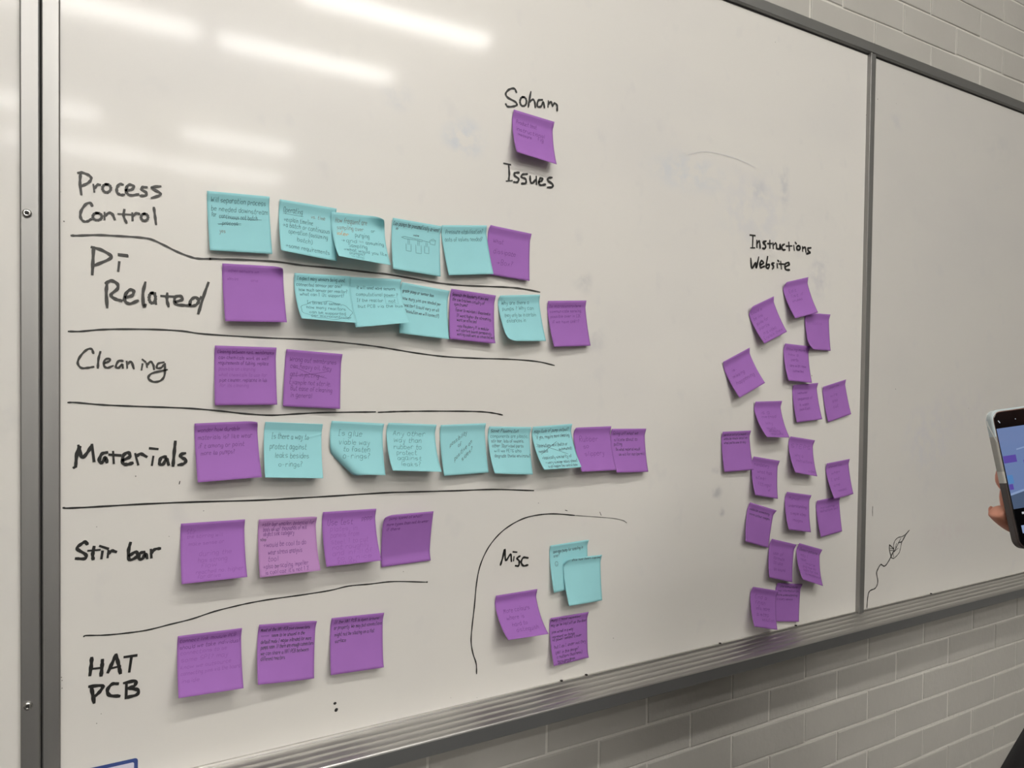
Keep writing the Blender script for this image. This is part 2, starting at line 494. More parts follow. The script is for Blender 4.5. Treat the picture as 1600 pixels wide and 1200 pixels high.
def screw(px, py):
    c = at(px, py, -.008)
    bm = bmesh.new()
    rings = [(.0050, 0), (.0050, -.0006), (.0046, -.0018), (.0034, -.0026), (.0017, -.0029)]
    S = 20; vs = []
    for r, y in rings:
        vs.append([bm.verts.new((r*math.cos(i*2*math.pi/S), y, r*math.sin(i*2*math.pi/S))) for i in range(S)])
    for k in range(len(rings)-1):
        for i in range(S): bm.faces.new((vs[k][i], vs[k][(i+1) % S], vs[k+1][(i+1) % S], vs[k+1][i]))
    # square drive recess
    deep = [bm.verts.new((v.co.x*.7, -.0008, v.co.z*.7)) for v in vs[-1]]
    for i in range(S): bm.faces.new((vs[-1][i], vs[-1][(i+1) % S], deep[(i+1) % S], deep[i]))
    bm.faces.new(deep)
    o = child2(link('screw', bm_mesh(bm, True), 'screw_steel', b2, loc=c))
    bm = bmesh.new()
    add_box(bm, (-.0016, -.00305, -.0016), (.0016, -.0022, .0016))
    link('screw_recess', bm_mesh(bm), 'dark_gap', o)
screw(42, 333.5); screw(43.5, 1103)

# ------------------------------------------------------------------ marker writing on the board
def write(s, ox, oy, k, w, label, m='ink_black', name='handwritten_heading'):
    return child(ink_on_board(name, zoomed(s, ox, oy, k), w, board, m, label))
write('172,108 168,170 178,258;155,98 185,95 235,115 252,138 235,168 185,195;268,185 275,240;275,212 300,187 318,187;o:368,213,31,30;490,185 465,182 445,210 448,245 475,262 500,260;510,228 555,222 572,200 545,185 520,200 515,240 545,265 605,258;668,205 635,205 632,222 665,245 660,265 622,270;772,198 715,203 712,215 765,245 765,265 705,285;'
      '258,345 250,325 215,330 178,380 172,430 195,460 225,460 250,445;o:298,425,34,27;352,395 352,445;352,420 385,398 410,405 428,445;500,375 495,420 515,470;455,405 550,410;560,400 562,450;562,425 590,400 612,405;o:652,430,26,26;722,358 730,420 738,482',
      90, 250, 4.8, 1.5, 'dark grey handwritten words Process Control', 'ink_grey')
write('270,655 265,760 260,858;258,655 330,675 400,718 385,745 280,790;458,706 520,713;460,714 522,721;462,768 455,832;370,930 365,1000 372,1105;362,925 400,905 445,925 450,965 400,1010 430,1040 478,1055;510,1030 560,1015 570,980 540,975 508,1010 505,1055 540,1078 602,1055;658,918 640,1000 645,1095 660,1085;o:710,1035,24,38;730,1000 738,1080;822,1000 820,1050 832,1100;778,1020 870,1025;885,1065 935,1045 920,1020 880,1030 885,1080 950,1090 1000,1092;990,1090 1000,1050 1035,1030 1058,1055 1040,1085 1005,1095 985,1082;1058,1055 1075,1030;1130,922 1095,1020 1055,1150',
      90, 250, 4.8, 1.75, 'dark grey handwritten words Pi Related', 'ink_grey')
write('258,240 245,210 210,215 165,260 145,310 170,345 215,345 258,338;308,230 295,280 290,345;340,312 375,295 370,278 340,290 335,330 360,345 400,330;470,295 440,295 420,335 440,345 465,320 470,345;498,300 502,345;502,320 530,300 550,352;612,285 632,300;612,318 605,358;640,310 645,340;645,325 670,300 690,325 695,355;765,305 725,315 715,345 745,345 770,320;775,315 770,400 740,438 690,445 655,420 680,385 790,358',
      90, 500, 4.615, 1.3, 'dark grey handwritten word Cleaning', 'ink_grey')
write('118,1064 124,1060;130,1055 140,960 160,915;150,905 175,990 215,955 245,905;248,900 262,1015;355,955 320,965 300,1010 320,1028 345,990 355,1025;400,950 405,1030;375,970 450,975;470,1010 520,985 510,955 475,975 470,1030 500,1040 540,1030;560,965 580,1040;570,980 600,965 640,985;668,925 720,930;690,985 680,1045;780,985 745,995 735,1035 760,1040 785,1000 800,1042;848,878 840,960 832,1050;920,960 885,970 895,990 925,1010 910,1035 870,1045',
      90, 500, 4.615, 1.9, 'thick black handwritten word Materials')
write('158,275 150,262 125,275 105,300 150,330 145,352 100,352;195,290 188,330 190,355;165,310 225,305;228,285 268,298;240,315 235,350;272,310 268,345;272,325 290,310 312,315;390,268 380,310 385,358 425,340 420,315 385,335;465,315 440,325 435,350 455,352 470,325 480,350;500,305 502,345;502,325 520,303 548,298',
      90, 770, 3.429, 1.85, 'thick black handwritten words Stir bar')
write('573,512 570,560 562,618;640,525 638,560 632,620;570,580 640,572;725,492 700,545 675,600;725,492 738,540 752,605;685,578 750,562;780,505 850,495;822,500 808,595;570,690 580,740 588,790;560,690 640,685 625,720 595,750;735,672 700,675 672,710 685,745 745,750;775,668 845,655 840,685 800,700;790,680 788,760;800,700 860,710 855,740 790,758',
      0, 900, 4, 2.0, 'thick black handwritten letters HAT PCB')
write('265,440 280,390 293,335 300,410 332,368 338,415;350,352 374,354;355,385 352,412;395,380 375,395 390,415 385,445 365,445;448,392 418,390 403,420 418,445 447,440',
      720, 780, 4.286, 1.6, 'thick black handwritten word Misc')
write('295,155 275,118 225,125 190,165 210,205 280,245 300,275 270,292 210,295 190,270;o:362,245,32,45;437,148 420,240 412,300;415,255 455,225 475,250 480,302;550,228 510,235 500,290 535,295 560,250 570,305;610,240 605,300;610,270 635,248 650,290;650,290 670,262 695,285 695,335',
      760, 120, 6.314, 1.65, 'black handwritten word Soham above the single note')
write('172,855 235,868;218,868 224,960 218,1025;195,1030 252,1025;320,945 280,950 275,975 315,1005 305,1040 270,1040;400,960 355,965 345,990 385,1010 385,1050 345,1055;430,980 432,1030 450,1050 490,1010;490,985 492,1060;515,1040 545,1025 550,1005 525,1005 515,1050 535,1070 580,1062;645,995 610,1000 605,1025 650,1060 645,1090 600,1092',
      760, 120, 6.314, 1.7, 'black handwritten word Issues under the single note')
write('270,90 310,95;293,95 290,190;275,195 308,195;325,135 325,190;325,160 345,140 352,195;400,140 375,150 395,175 390,200 370,198;430,135 430,195;412,160 445,160;455,155 458,200;458,175 478,155;485,165 488,200 510,200 515,165 518,205;550,165 530,180 535,210 557,210;585,150 590,215;565,180 610,180;625,175 630,215;638,150 645,160;o:663,195,14,17;695,185 698,222;698,200 718,190 725,228;765,195 740,200 745,220 760,235 730,243;'
      '275,280 285,360 315,315 320,360 340,270;350,335 378,320 365,300 350,320 355,355 385,345;412,268 400,350 420,358 425,330 405,335;465,318 445,325 462,345 450,368;490,325 492,355;495,298 503,304;518,305 525,365;505,325 550,328;555,350 590,330 580,315 555,330 560,370 592,375',
      1120, 350, 5.217, 2.1, 'black handwritten words Instructions Website')

def line(pts, w, label, m='ink_black', gaps=None):
    return child(ink_on_board('marker_line', pts if isinstance(pts[0], (list, tuple)) and isinstance(pts[0][0], (list, tuple)) else [pts], w, board, m, label))
Z = lambda s, ox, oy, k: zoomed(s, ox, oy, k)[0]
line(Z('103,567 160,567 300,563 450,570 600,580 700,595 800,640 900,690 1000,728 1060,740 1150,742', 90, 250, 4.8)
     + Z('150,622 400,630 660,645 850,672 1100,695 1400,730', 300, 280, 5) + Z('80,452 300,490 450,515 600,530 800,538 950,545 1050,557 1158,578', 590, 330, 4.571),
     1.25, 'black marker line under the top row of notes', 'ink_grey')
line(Z('78,82 170,82 300,70 450,66 700,68 900,80', 90, 500, 4.615) + Z('100,10 500,35 850,50 1100,70 1300,92 1430,110', 300, 520, 4.8) + [(622, 547), (660, 553), (700, 557.5), (750, 560), (800, 561.5), (840, 565), (866, 571)],
     1.0, 'black marker line above the word Cleaning')
line([Z('75,595 130,595 300,610 450,618 700,627 950,637', 90, 500, 4.615) + Z('200,585 400,607 600,618 800,607 1000,598 1375,593', 300, 520, 4.8),
      [(591, 644.2), (612, 643.3)] + Z('60,50 150,48 300,47 500,48 600,52 660,60 705,70', 600, 630, 3.81)], 1.0, 'black marker line below the word Cleaning')
line(Z('30,80 60,82 200,75 420,62 700,50 1063,40', 90, 770, 3.429) + [(450, 779), (520, 775), (600, 770)] + Z('200,527 450,520 650,513 890,520', 600, 630, 3.81),
     1.05, 'black marker line above the words Stir bar')
line(Z('140,770 155,764 250,762 360,752 480,735 600,705 720,675 840,635 960,605', 90, 770, 3.429) + Z('0,648 130,625 330,597 500,570 620,542 750,530 900,514 1105,518', 390, 780, 4),
     .85, 'black marker line above the letters HAT')
line(Z('105,1168 102,1100 80,1030 68,950 75,850 90,720 105,560 130,440 180,330 250,240 330,175 430,125 540,102 640,98 760,108', 720, 780, 4.286), 1.0, 'curved black marker line boxing off the word Misc')
line(Z('760,108 900,118 1020,128 1085,142 1110,158', 720, 780, 4.286), .6, 'faded tail of the curved marker line', 'ink_thin')
child(ink_on_board('leaf_drawing', [(q, 1.3) for q in zoomed('122,1112 130,1000 145,910 175,875 225,855 255,815 268,750 252,650 265,600 295,545 315,530 350,553 385,530 430,455 470,370 485,355', 1340, 820, 8.567)]
      + [(q, .9) for q in zoomed('445,440 480,448 520,415 555,370 570,320 590,230 630,150 692,68 640,125 590,158 540,170 495,215 480,280 485,350;485,365 530,270 575,180;540,240 595,215 640,140;545,240 580,235;490,355 540,310;422,265 470,310 485,345;422,265 425,340 440,400 450,430;430,310 475,320;435,340 480,345;515,250 505,300;470,365 480,430', 1340, 820, 8.567)],
      .6, board, 'ink_black', 'small ink drawing of a leaf on a curling stem'))
def dots(lst, name, label, m='ink_black'):
    for px, py, r in lst:
        c = at(px, py); n = 10
        V = [(c.x+r*.001*math.cos(i*6.283/n)*(1+.15*math.sin(i*5+px)), -.0006, c.z+r*.001*math.sin(i*6.283/n)) for i in range(n)]
        child(link(name, mesh(V, [tuple(range(n-1, -1, -1))]), m, board, label=label))
dots([(523.2, 1098.7, 2.0), (525.2, 1109, 2.6)], 'ink_dot', 'black marker dot, one of two set one over the other')
dots([(667, 909.3, 1.3)], 'ink_dot', 'dot at the end of a marker line')
dots([(158, 1115, .5), (151, 1130, .6), (212, 744, .8), (151, 823, .5), (264, 838, .5), (318, 798, .6), (841, 786, .7), (704, 1090, .5), (745, 1090, .5), (630, 893, .6), (958, 997, .8), (1190, 545, .9),
      (1513, 638, 1.0), (1399, 608, 1.2), (1268, 587, 1.2), (1211, 66, .8), (95, 300, .4), (100, 346, .9), (96, 1058, .6), (97, 1063, .6), (97, 1075, .6), (1400, 162, .7), (1371, 155, 1.2), (1411, 131, .5)], 'ink_speck', None, 'ink_thin')
for st in ([[(1353, 179.5), (1355.4, 186), (1353.6, 193)], [(1363.5, 791), (1363, 798), (1363.2, 806)], [(281, 752), (280, 756)], [(937, 800), (939, 805)], [(883, 797), (886, 798)]]): child(ink_on_board('stray_mark', [st], .7, board, 'ink_black'))
child(ink_on_board('faded_arc', [[(1075, 242), (1100, 237), (1130, 242), (1160, 252), (1180, 262)]], .9, board, 'ink_thin')).data.materials[0] = mat('ink_ghost', (0.60, 0.59, 0.58), rough=.3)

# ------------------------------------------------------------------ single-stroke handwriting
GL = {}
for _l in '''a5 47 28 07 04 13 33 46|48 44 53
b5 0b 03|06 28 47 44 23 04
c5 47 28 07 04 23 44
d5 47 28 07 04 23 45|4b 43
e5 06 46 47 28 07 04 23 44
f4 4a 2b 19 13|07 37
g5 47 28 07 04 23 45|48 41 20 01
h5 0b 03|06 28 47 43
i2 18 13|1a 1b
j3 28 21 10 00|2a 2b
k5 0b 03|38 05 43
l2 1b 13
m7 08 03|06 18 37 33|36 58 67 63
n5 08 03|06 28 47 43
o5 28 07 04 23 44 47 28
p5 08 00|07 28 47 44 23 04
q5 47 28 07 04 23 45|48 40 51
r4 08 03|06 28 47
s5 47 28 07 06 45 44 23 04
t4 2b 14 23 43|08 48
u5 08 04 13 33 45|48 43 53
v5 08 23 48
w7 08 13 37 53 68
x5 08 43|48 03
y5 08 24|48 20 00
z5 08 48 03 43
A5 03 2b 43|16 36
B5 03 0b 3b 49 37 07|37 45 33 03
C5 4a 2b 0a 04 23 44
D5 03 0b 2b 48 46 23 03
E5 4b 0b 03 43|07 37
G5 4a 2b 0a 04 23 44 46 26
H5 0b 03|4b 43|07 47
I4 0b 3b|1b 13|03 33
M6 03 0b 26 4b 43
N5 03 0b 43 4b
O5 2b 0a 04 23 44 4a 2b
P5 03 0b 3b 49 37 07
R5 03 0b 3b 49 37 07 43
S5 4a 2b 09 07 46 44 23 04
T5 0b 4b|2b 23
U5 0b 04 23 44 4b
W7 0b 13 38 53 6b
Y5 0b 27 4b|27 23
2:5 0a 2b 4a 48 03 43
3:5 0b 4b 27 46 44 23 04
1:3 0a 1b 13
?4 0a 2b 39 17 15|13 14
.2 13 14
,2 14 02
'2 1b 19
-5 06 36
>7 06 56|38 56 34
(3 2c 08 04 21
)3 0c 28 24 01
/4 02 3b
%6 02 5c|0a 1b 19 0a|43 54 53 43
=5 05 45|08 48'''.split('\n'):
    _k = _l[0]; _rest = _l[1:].lstrip(':')
    GL[_k] = (int(_rest[0])+1.2, [[(int(q[0], 16), int(q[1], 16)-3) for q in st.split()] for st in _rest[2:].split('|')])
GL[' '] = (3.6, [])

def text_strokes(txt, u0, u1, v, h, slope=0.0, seed=1):
    """strokes in note coordinates; h is the height of a capital as a share of the note"""
    r = random.Random(seed*77+len(txt))
    wid = sum(GL.get(c, GL['o'])[0] for c in txt)
    sx = (u1-u0)/max(wid, 1)
    sy = h/8.0
    x = 0; out = []
    for c in txt:
        gw, sts = GL.get(c, GL['o'])
        dy = r.uniform(-.4, .4); k = r.uniform(.85, 1.1)
        for st in sts:
            P = [(u0+(x+p[0]*.95+p[1]*.16+r.uniform(-.2, .2))*sx, v-(p[1]*k+dy+r.uniform(-.25, .25))*sy) for p in st]
            P = [(a, b+(a-u0)*slope) for a, b in P]
            out.append(P if len(P) < 3 else [tuple(q) for q in catmull(P, 3)])
        x += gw
    return out

V0, KINK, STRIP = 0.19, 0.35, 0.32
WN = 0.076
CREASE = []     # folds standing up from the sheet being made: (u0, v0, u1, v1, height)
def note_point(prm, u, v, curls, inv):
    """(x, y, z) on a note: top strip tipped to shade darker, the rest curling out on an arc"""
    x0, z0, th, pl, pr, base = prm
    a, b = u*WN, v*WN
    out0 = 0.0
    for (cn, size, R, sgn) in curls:
        cu = a if cn[1] == 'l' else WN-a
        cv = b if cn[0] == 't' else WN-b
        dgl = (size*WN-(cu+cv))/math.sqrt(2)
        if dgl > 0:
            ang = dgl/R
            sh = dgl-R*math.sin(ang)
            out0 += sgn*R*(1-math.cos(ang))
            sh /= math.sqrt(2)
            a += sh if cn[1] == 'l' else -sh
            b += sh if cn[0] == 't' else -sh
    for (cu0, cv0, cu1, cv1, ch) in CREASE:
        dx, dy = cu1-cu0, cv1-cv0
        tt = min(max(((u-cu0)*dx+(v-cv0)*dy)/(dx*dx+dy*dy), 0), 1)
        dd = math.hypot(u-cu0-tt*dx, v-cv0-tt*dy)
        out0 += ch*tt**.5*math.exp(-(dd/.013)**2)
    phi = pl+(pr-pl)*min(max(a/WN, 0), 1)
    t = (WN-b)/WN if inv else b/WN
    if t <= V0:
        # top edge of the gummed strip is tipped outward, shaped to darken the band
        e = max(V0*.75-t, 0)*WN
        d, o, ang = t*WN, e*STRIP, 0.0
    else:
        S = (1-V0)*WN; s = (t-V0)*WN
        A = phi*KINK; B = phi*(1-KINK)/S
        ang = A+B*s
        if abs(phi) < 1e-3: d, o = t*WN, 0.0
        else: d, o = V0*WN+(math.sin(ang)-math.sin(A))/B, (math.cos(A)-math.cos(ang))/B
    o += out0*math.cos(ang)
    d += out0*math.sin(ang)*(-1)
    if inv: d = WN-d
    return np.array([a*math.cos(th)+d*math.sin(th), -o, a*math.sin(th)-d*math.cos(th)])

PENS = dict(k='pen_black', t='pen_teal', p='pen_plum', f='pen_faint', l='pen_pale', b='pen_brown', o='pen_orange')
NG = 21
def note(prm, colour, label, group, texts, curls=(), inv=False, seed=0, hw=.00028):
    x0, z0, th, pl, pr, base = prm
    loc = Vector((x0, -base, CAMZ+z0))
    V = [note_point(prm, i/NG, j/NG, curls, inv) for j in range(NG+1) for i in range(NG+1)]
    n = (NG+1)**2
    def normal(k):
        i, j = k % (NG+1), k//(NG+1)
        du = V[k+1 if i < NG else k]-V[k-1 if i > 0 else k]
        dv = V[k+NG+1 if j < NG else k]-V[k-NG-1 if j > 0 else k]
        q = np.cross(du, dv)
        return q/(np.linalg.norm(q)+1e-12)
    Nn = [normal(k) for k in range(n)]          # cross of right and down = into the board
    s = 1.0 if Nn[n//2][1] > 0 else -1.0
    B = [V[k]+Nn[k]*s*.00013 for k in range(n)]
    F = []
    for j in range(NG):
        for i in range(NG):
            k = j*(NG+1)+i
            F.append((k, k+NG+1, k+NG+2, k+1))
            F.append((n+k, n+k+1, n+k+NG+2, n+k+NG+1))
    rim = [i for i in range(NG+1)] + [j*(NG+1)+NG for j in range(1, NG+1)] + [NG*(NG+1)+i for i in range(NG-1, -1, -1)] + [j*(NG+1) for j in range(NG-1, 0, -1)]
    for q in range(len(rim)):
        a, b = rim[q], rim[(q+1) % len(rim)]
        F.append((a, b, n+b, n+a))
    me = mesh(V+B, F, True)
    o = link('sticky_note', me, colour, loc=loc, label=label, cat='sticky note', group=group)
    by = {}
    ln = 0
    for t in texts:
        ink = t[0]
        ln += 1
        if isinstance(t[1], str):
            u0, u1, v, h = t[2:6]
            slope = t[6] if len(t) > 6 else 0
            sts = text_strokes(t[1], u0, u1, v, h, slope, seed*31+ln)
        else:
            sts = t[1]
        by.setdefault(ink, []).extend(sts)
    for ink, sts in by.items():
        R = Ribbons()
        for st in sts:
            P = []
            for a, b in st:          # subdivide long strokes so they follow the curl
                if P:
                    pa, pb = P[-1]
                    m_ = int(max(abs(a-pa), abs(b-pb))/.06)
                    for q in range(1, m_+1): P.append((pa+(a-pa)*q/(m_+1), pb+(b-pb)*q/(m_+1)))
                P.append((a, b))
            pts = []; nr = []
            for a, b in P:
                a = min(max(a, .012), .988); b = min(max(b, .012), .988)
                p = note_point(prm, a, b, curls, inv)
                q = np.cross(note_point(prm, a+.01, b, curls, inv)-p, note_point(prm, a, b+.01, curls, inv)-p)
                q = -q/(np.linalg.norm(q)+1e-12)*s
                pts.append(p+q*.00022); nr.append(q)
            R.stroke(pts, nr, hw*(0.95 if ink != 'k' else 0.9))
        link('handwriting', R.mesh(), PENS[ink], o)
    return o

def T(s):
    """'ink u0 u1 v h text' lines"""
    out = []
    for l in s.strip().split('\n'):
        q = l.split(None, 5)
        if q[0][0] == '#': continue
        out.append((q[0], q[5], float(q[1]), float(q[2]), float(q[3]), float(q[4])))
    return out
def scrawl(ink, pts):   # a scribbled-out word
    return (ink, [pts])
def zig(u0, u1, v, h, n):
    return [(u0+(u1-u0)*i/n, v+(h if i % 2 else -h)) for i in range(n+1)]
G1, G2, G3, G4, G5, G6, G7, G8 = ('notes in the Process Control row', 'notes in the Pi Related row', 'notes in the Cleaning row', 'notes in the Materials row',
    'notes in the Stir bar row', 'notes in the HAT PCB row', 'notes around the word Misc', 'notes under the words Instructions Website')
NP = {
'A1': (0.1324, 0.2255, 0.042, 0.2591, 0.2264, 0.0008),
'A2': (0.2214, 0.2271, -0.0319, 0.6347, 0.3892, 0.0008),
'A3': (0.29, 0.219, 0.0188, 0.9113, 0.6563, 0.0022),
'A4': (0.3786, 0.222, -0.0408, 0.363, 0.2311, 0.0008),
'A5': (0.4543, 0.2202, 0.1129, 0.3208, 0.2866, 0.0014),
'A6': (0.5347, 0.2302, -0.0677, 0.12, 0.1897, 0.0008),
'B1': (0.1514, 0.1366, 0.0308, 0.3892, 0.3972, 0.0008),
'B2': (0.2415, 0.132, 0.0245, 0.9826, 0.8323, 0.0016),
'B3': (0.3166, 0.1329, 0.0364, 0.62, 0.9493, 0.0008),
'B4': (0.3935, 0.1319, -0.0948, 0.35, 0.4631, 0.0008),
'B5': (0.4719, 0.1281, -0.062, 0.2555, 0.2809, 0.0008),
'B6': (0.5523, 0.1237, 0.0878, 0.6096, 0.3276, 0.0008),
'B7': (0.6433, 0.1213, 0.0748, 0.3741, 0.2351, 0.0008),
'C1': (0.1437, 0.0324, -0.0013, 0.2145, 0.2882, 0.0008),
'C2': (0.2324, 0.0307, -0.0587, 0.1612, 0.2469, 0.0008),
'D1': (0.121, -0.0657, 0.0277, 0.5675, 0.5836, 0.0008),
'D2': (0.2065, -0.0651, -0.0581, 0.6399, 0.5666, 0.0008),
'D3': (0.2942, -0.0654, -0.0662, 0.644, 0.5975, 0.0008),
'D4': (0.3753, -0.0694, -0.0549, 0.8996, 0.8234, 0.0008),
'D5': (0.4579, -0.0743, 0.0178, 0.372, 0.2871, 0.0008),
'D6': (0.5397, -0.0781, -0.0333, 0.6843, 0.3561, 0.0008),
'D7': (0.6184, -0.0803, 0.0452, 0.8774, 0.6978, 0.0014),
'D8': (0.6998, -0.0834, 0.0102, 0.62, 0.4681, 0.0008),
'D9': (0.7768, -0.0871, -0.0164, 0.5, 0.2954, 0.0008),
'E1': (0.1067, -0.1897, -0.0149, 0.6675, 0.7165, 0.0008),
'E2': (0.1999, -0.1925, -0.0278, 0.5939, 0.7954, 0.0008),
'E3': (0.284, -0.1895, -0.0162, 0.6827, 0.7733, 0.0008),
'E4': (0.3679, -0.1988, 0.0153, 0.2767, 0.3312, 0.0008),
'F1': (0.1046, -0.3295, -0.0253, 0.8404, 0.7079, 0.0008),
'F2': (0.2019, -0.3306, -0.0808, 0.6973, 0.3711, 0.0008),
'F3': (0.298, -0.3366, -0.0501, 0.3747, 0.3383, 0.0008),
'M1': (0.6559, -0.2736, 0.0311, 0.3, 0.03, 0.0008),
'M2': (0.6816, -0.2971, -0.0213, 0.5, 0.2, 0.0048),
'M3': (0.5563, -0.3412, 0.0055, 1.1773, 0.9935, 0.0008),
'M4': (0.6587, -0.3918, -0.0165, 0.418, 0.1325, 0.0008),
'S1': (0.5743, 0.4136, -0.0653, 0.5585, 0.4714, 0.0008),
'R1': (1.1986, 0.1934, 0.2298, 0.4965, 0.3822, 0.0014),
'R2': (1.1017, 0.137, 0.3772, 0.5038, 0.3389, 0.0008),
'R3': (1.2688, 0.1384, 0.0044, 0.3, 0.1284, 0.0016),
'R4': (1.037, 0.0329, 0.3916, 0.4835, 0.4452, 0.0008),
'R5': (1.2072, 0.0735, -0.046, 0.3894, 0.2957, 0.0014),
'R6': (1.2353, -0.0091, 0.0639, 0.222, 0.2783, 0.0008),
'R7': (1.3273, -0.0121, 0.2134, 0.1192, 0.146, 0.0008),
'R8': (1.1254, -0.0422, 0.016, 0.8169, 0.5521, 0.0016),
'R9': (1.0388, -0.0984, 0.0052, 0.221, 0.2801, 0.0014),
'R10': (1.2294, -0.1124, -0.1349, 0.6153, 0.4463, 0.0008),
'R11': (1.1241, -0.1484, -0.1579, 0.4727, 0.2476, 0.0008),
'R12': (1.3434, -0.1721, 0.0826, 0.4591, 0.2262, 0.0014),
'R13': (1.2221, -0.2238, -0.1564, 0.4659, 0.315, 0.0008),
'R14': (1.3156, -0.2481, 0.0609, 0.261, 0.1352, 0.0008),
'R15': (1.1163, -0.237, -0.2776, 0.2939, 0.1089, 0.0014),
'R16': (1.1797, -0.3139, -0.2528, 0.3533, 0.2472, 0.0014),
'R17': (1.2625, -0.3309, -0.2812, 0.7216, 0.5299, 0.0008),
'R18': (1.1287, -0.4023, -0.2388, 0.5796, 0.4046, 0.0016),
'R19': (1.2002, -0.4042, -0.1617, 0.12, 0.1452, 0.0008)}
PU, BL, MV = 'paper_purple', 'paper_blue', 'paper_mauve'
def N(i, c, label, g, t='', curls=(), extra=(), inv=False, hw=.00028):
    tx = (T(t) if t.strip() else [])+list(extra)
    note(NP[i], c, label, g, tx, curls, inv, seed=sum(map(ord, i)), hw=hw)

N('A1', BL, 'light blue note beside the words Process Control, its third line struck through', G1, '''
t .06 .95 .16 .085 Will separation process
t .06 .98 .31 .085 be needed downstream
t .06 .14 .41 .08 for
t .18 .80 .43 .08 continuous not batch
t .22 .48 .54 .08 process
b .17 .27 .68 .07 yes''', extra=[scrawl('t', [(.18, .41), (.5, .42), (.86, .41)]), scrawl('t', [(.15, .53), (.35, .515), (.52, .525)]), scrawl('t', [(.16, .54), (.52, .50)])])
N('A2', BL, 'light blue note with an underlined first word, half behind the curled blue note', G1, '''
t .08 .42 .20 .10 Operating
b .56 .82 .24 .07 vs. time
t .08 .60 .37 .09 >explain timeline
t .06 .90 .48 .09 >a batch or continuous
t .16 .86 .60 .09 operation (assuming
t .30 .58 .74 .09 batch)
t .08 .88 .90 .09 >some requirements''', extra=[scrawl('t', [(.08, .225), (.42, .235)])])
N('A3', BL, 'light blue note with brown and black writing and its top right corner rolled over', G1, '''
b .08 .68 .17 .10 How frequent are
b .10 .60 .30 .09 sampling over
t .74 .82 .30 .07 or
o .08 .30 .43 .09 infer
t .42 .70 .43 .09 purging
t .14 .45 .57 .08 >and
t .60 .96 .57 .08 assuming
t .26 .62 .68 .09 Sampling
t .14 .98 .79 .08 >what would you like
t .24 .54 .87 .08 pumps?
l .26 .50 .95 .07 (or tubing)''', curls=[('tr', .42, .014, 1)], extra=[scrawl('k', zig(.48, .56, .53, .02, 5)), scrawl('o', zig(.09, .3, .41, .015, 6))])
def box(u0, v0, u1, v1): return [(u0, v0), (u0, v1), (u1, v1), (u1, v0)]
N('A4', BL, 'light blue note with a small ink drawing of three bottles hung from a pipe', G1, '''
k .03 .97 .12 .075 Can pumps be pneumatically driven?
k .08 .14 .20 .06 ie
k .44 .56 .27 .04 valve''', extra=[('t', [[(.20, .33), (.26, .31), (.48, .32), (.48, .345), (.26, .35), (.20, .33)], [(.48, .32), (.62, .325), (.62, .36), (.48, .345)], [(.62, .335), (.78, .345)],
    [(.78, .31), (.90, .30), (.89, .385), (.79, .38), (.78, .31)], [(.80, .29), (.86, .27), (.91, .30)], box(.29, .44, .39, .585), box(.49, .435, .60, .60), box(.67, .43, .76, .575), [(.33, .35), (.33, .46)], [(.36, .35), (.36, .46)], [(.53, .355), (.53, .45)], [(.56, .355), (.56, .45)], [(.70, .36), (.70, .45)], [(.73, .36), (.73, .45)]])])
N('A5', BL, 'light blue note with two lines of writing, lapping over the purple note', G1, '''
t .09 .92 .16 .085 Pressure stabilisation?
t .06 .90 .31 .085 Lots of valves needed?''')
N('A6', PU, 'purple note at the right end of the Process Control row', G1, '''
p .13 .38 .33 .09 What
p .15 .68 .54 .10 dissipate
p .22 .62 .76 .10 >Box?''', curls=[('tl', .14, .01, 1)])
N('B1', PU, 'nearly blank purple note beside the word Related, its top right corner folded', G2, '''
f .10 .60 .13 .05 other sensors we
f .08 .26 .27 .06 when are
f .46 .58 .28 .05 and''', curls=[('tr', .30, .012, 1)])
N('B2', BL, 'light blue note with a cloud drawn round its lower lines', G2, '''
t .05 .92 .11 .065 I expect many sensors being used,
t .04 .86 .22 .065 connected sensor per one?
t .07 .95 .32 .065 how much sensor per reactor?
t .08 .88 .41 .065 what can 1 i2c support?
t .18 .80 .59 .07 In terms of sensor,
t .15 .86 .70 .07 how many reactors
t .18 .84 .82 .07 can be supported
t .20 .92 .91 .07 per microcontroller''', extra=[('t', [[tuple(q) for q in catmull([(.5+.455*math.cos(a)*(1+.025*math.cos(9*a)), .735+.215*math.sin(a)*(1+.07*math.cos(9*a))) for a in [k*2*math.pi/40 for k in range(41)]], 3)]])])
N('B3', BL, 'light blue note with a faintly boxed word, just right of the cloud note', G2, '''
t .14 .90 .21 .065 it will need more sensors
t .12 .93 .34 .065 computational power ?
t .12 .62 .46 .065 If the reactor
t .72 .86 .47 .065 not
t .12 .98 .58 .065 but PCB via the bus''', extra=[('l', [box(.66, .36, .9, .50)+[(.66, .36)]])])
N('B4', BL, 'light blue note with four lines of writing, tucked under its curled blue neighbour', G2, '''
k .05 .70 .17 .065 grade pump or sensor bus
k .06 .86 .32 .065 how many pins are needed per
k .08 .82 .45 .065 reactor? (could vary on all
k .12 .82 .57 .065 Resolution we will connect?)''')
N('B5', PU, 'purple note packed with nine lines, right of the blue notes in the Pi row', G2, '''
k .05 .85 .12 .062 Separate the Raspberry Pi box and
k .06 .78 .22 .062 the electrochem circuitry of
k .10 .40 .31 .062 spectrums?
k .14 .92 .42 .062 Easier to maintain / disassemble
k .16 .94 .53 .062 If want higher the streaming,
k .16 .60 .62 .062 want be effected
k .16 .88 .74 .062 >use Raspberry Pi is modular
k .15 .93 .83 .062 will interfere boards permanently
k .16 .99 .91 .062 working could work as connected well''', curls=[('br', .12, .01, 1)])
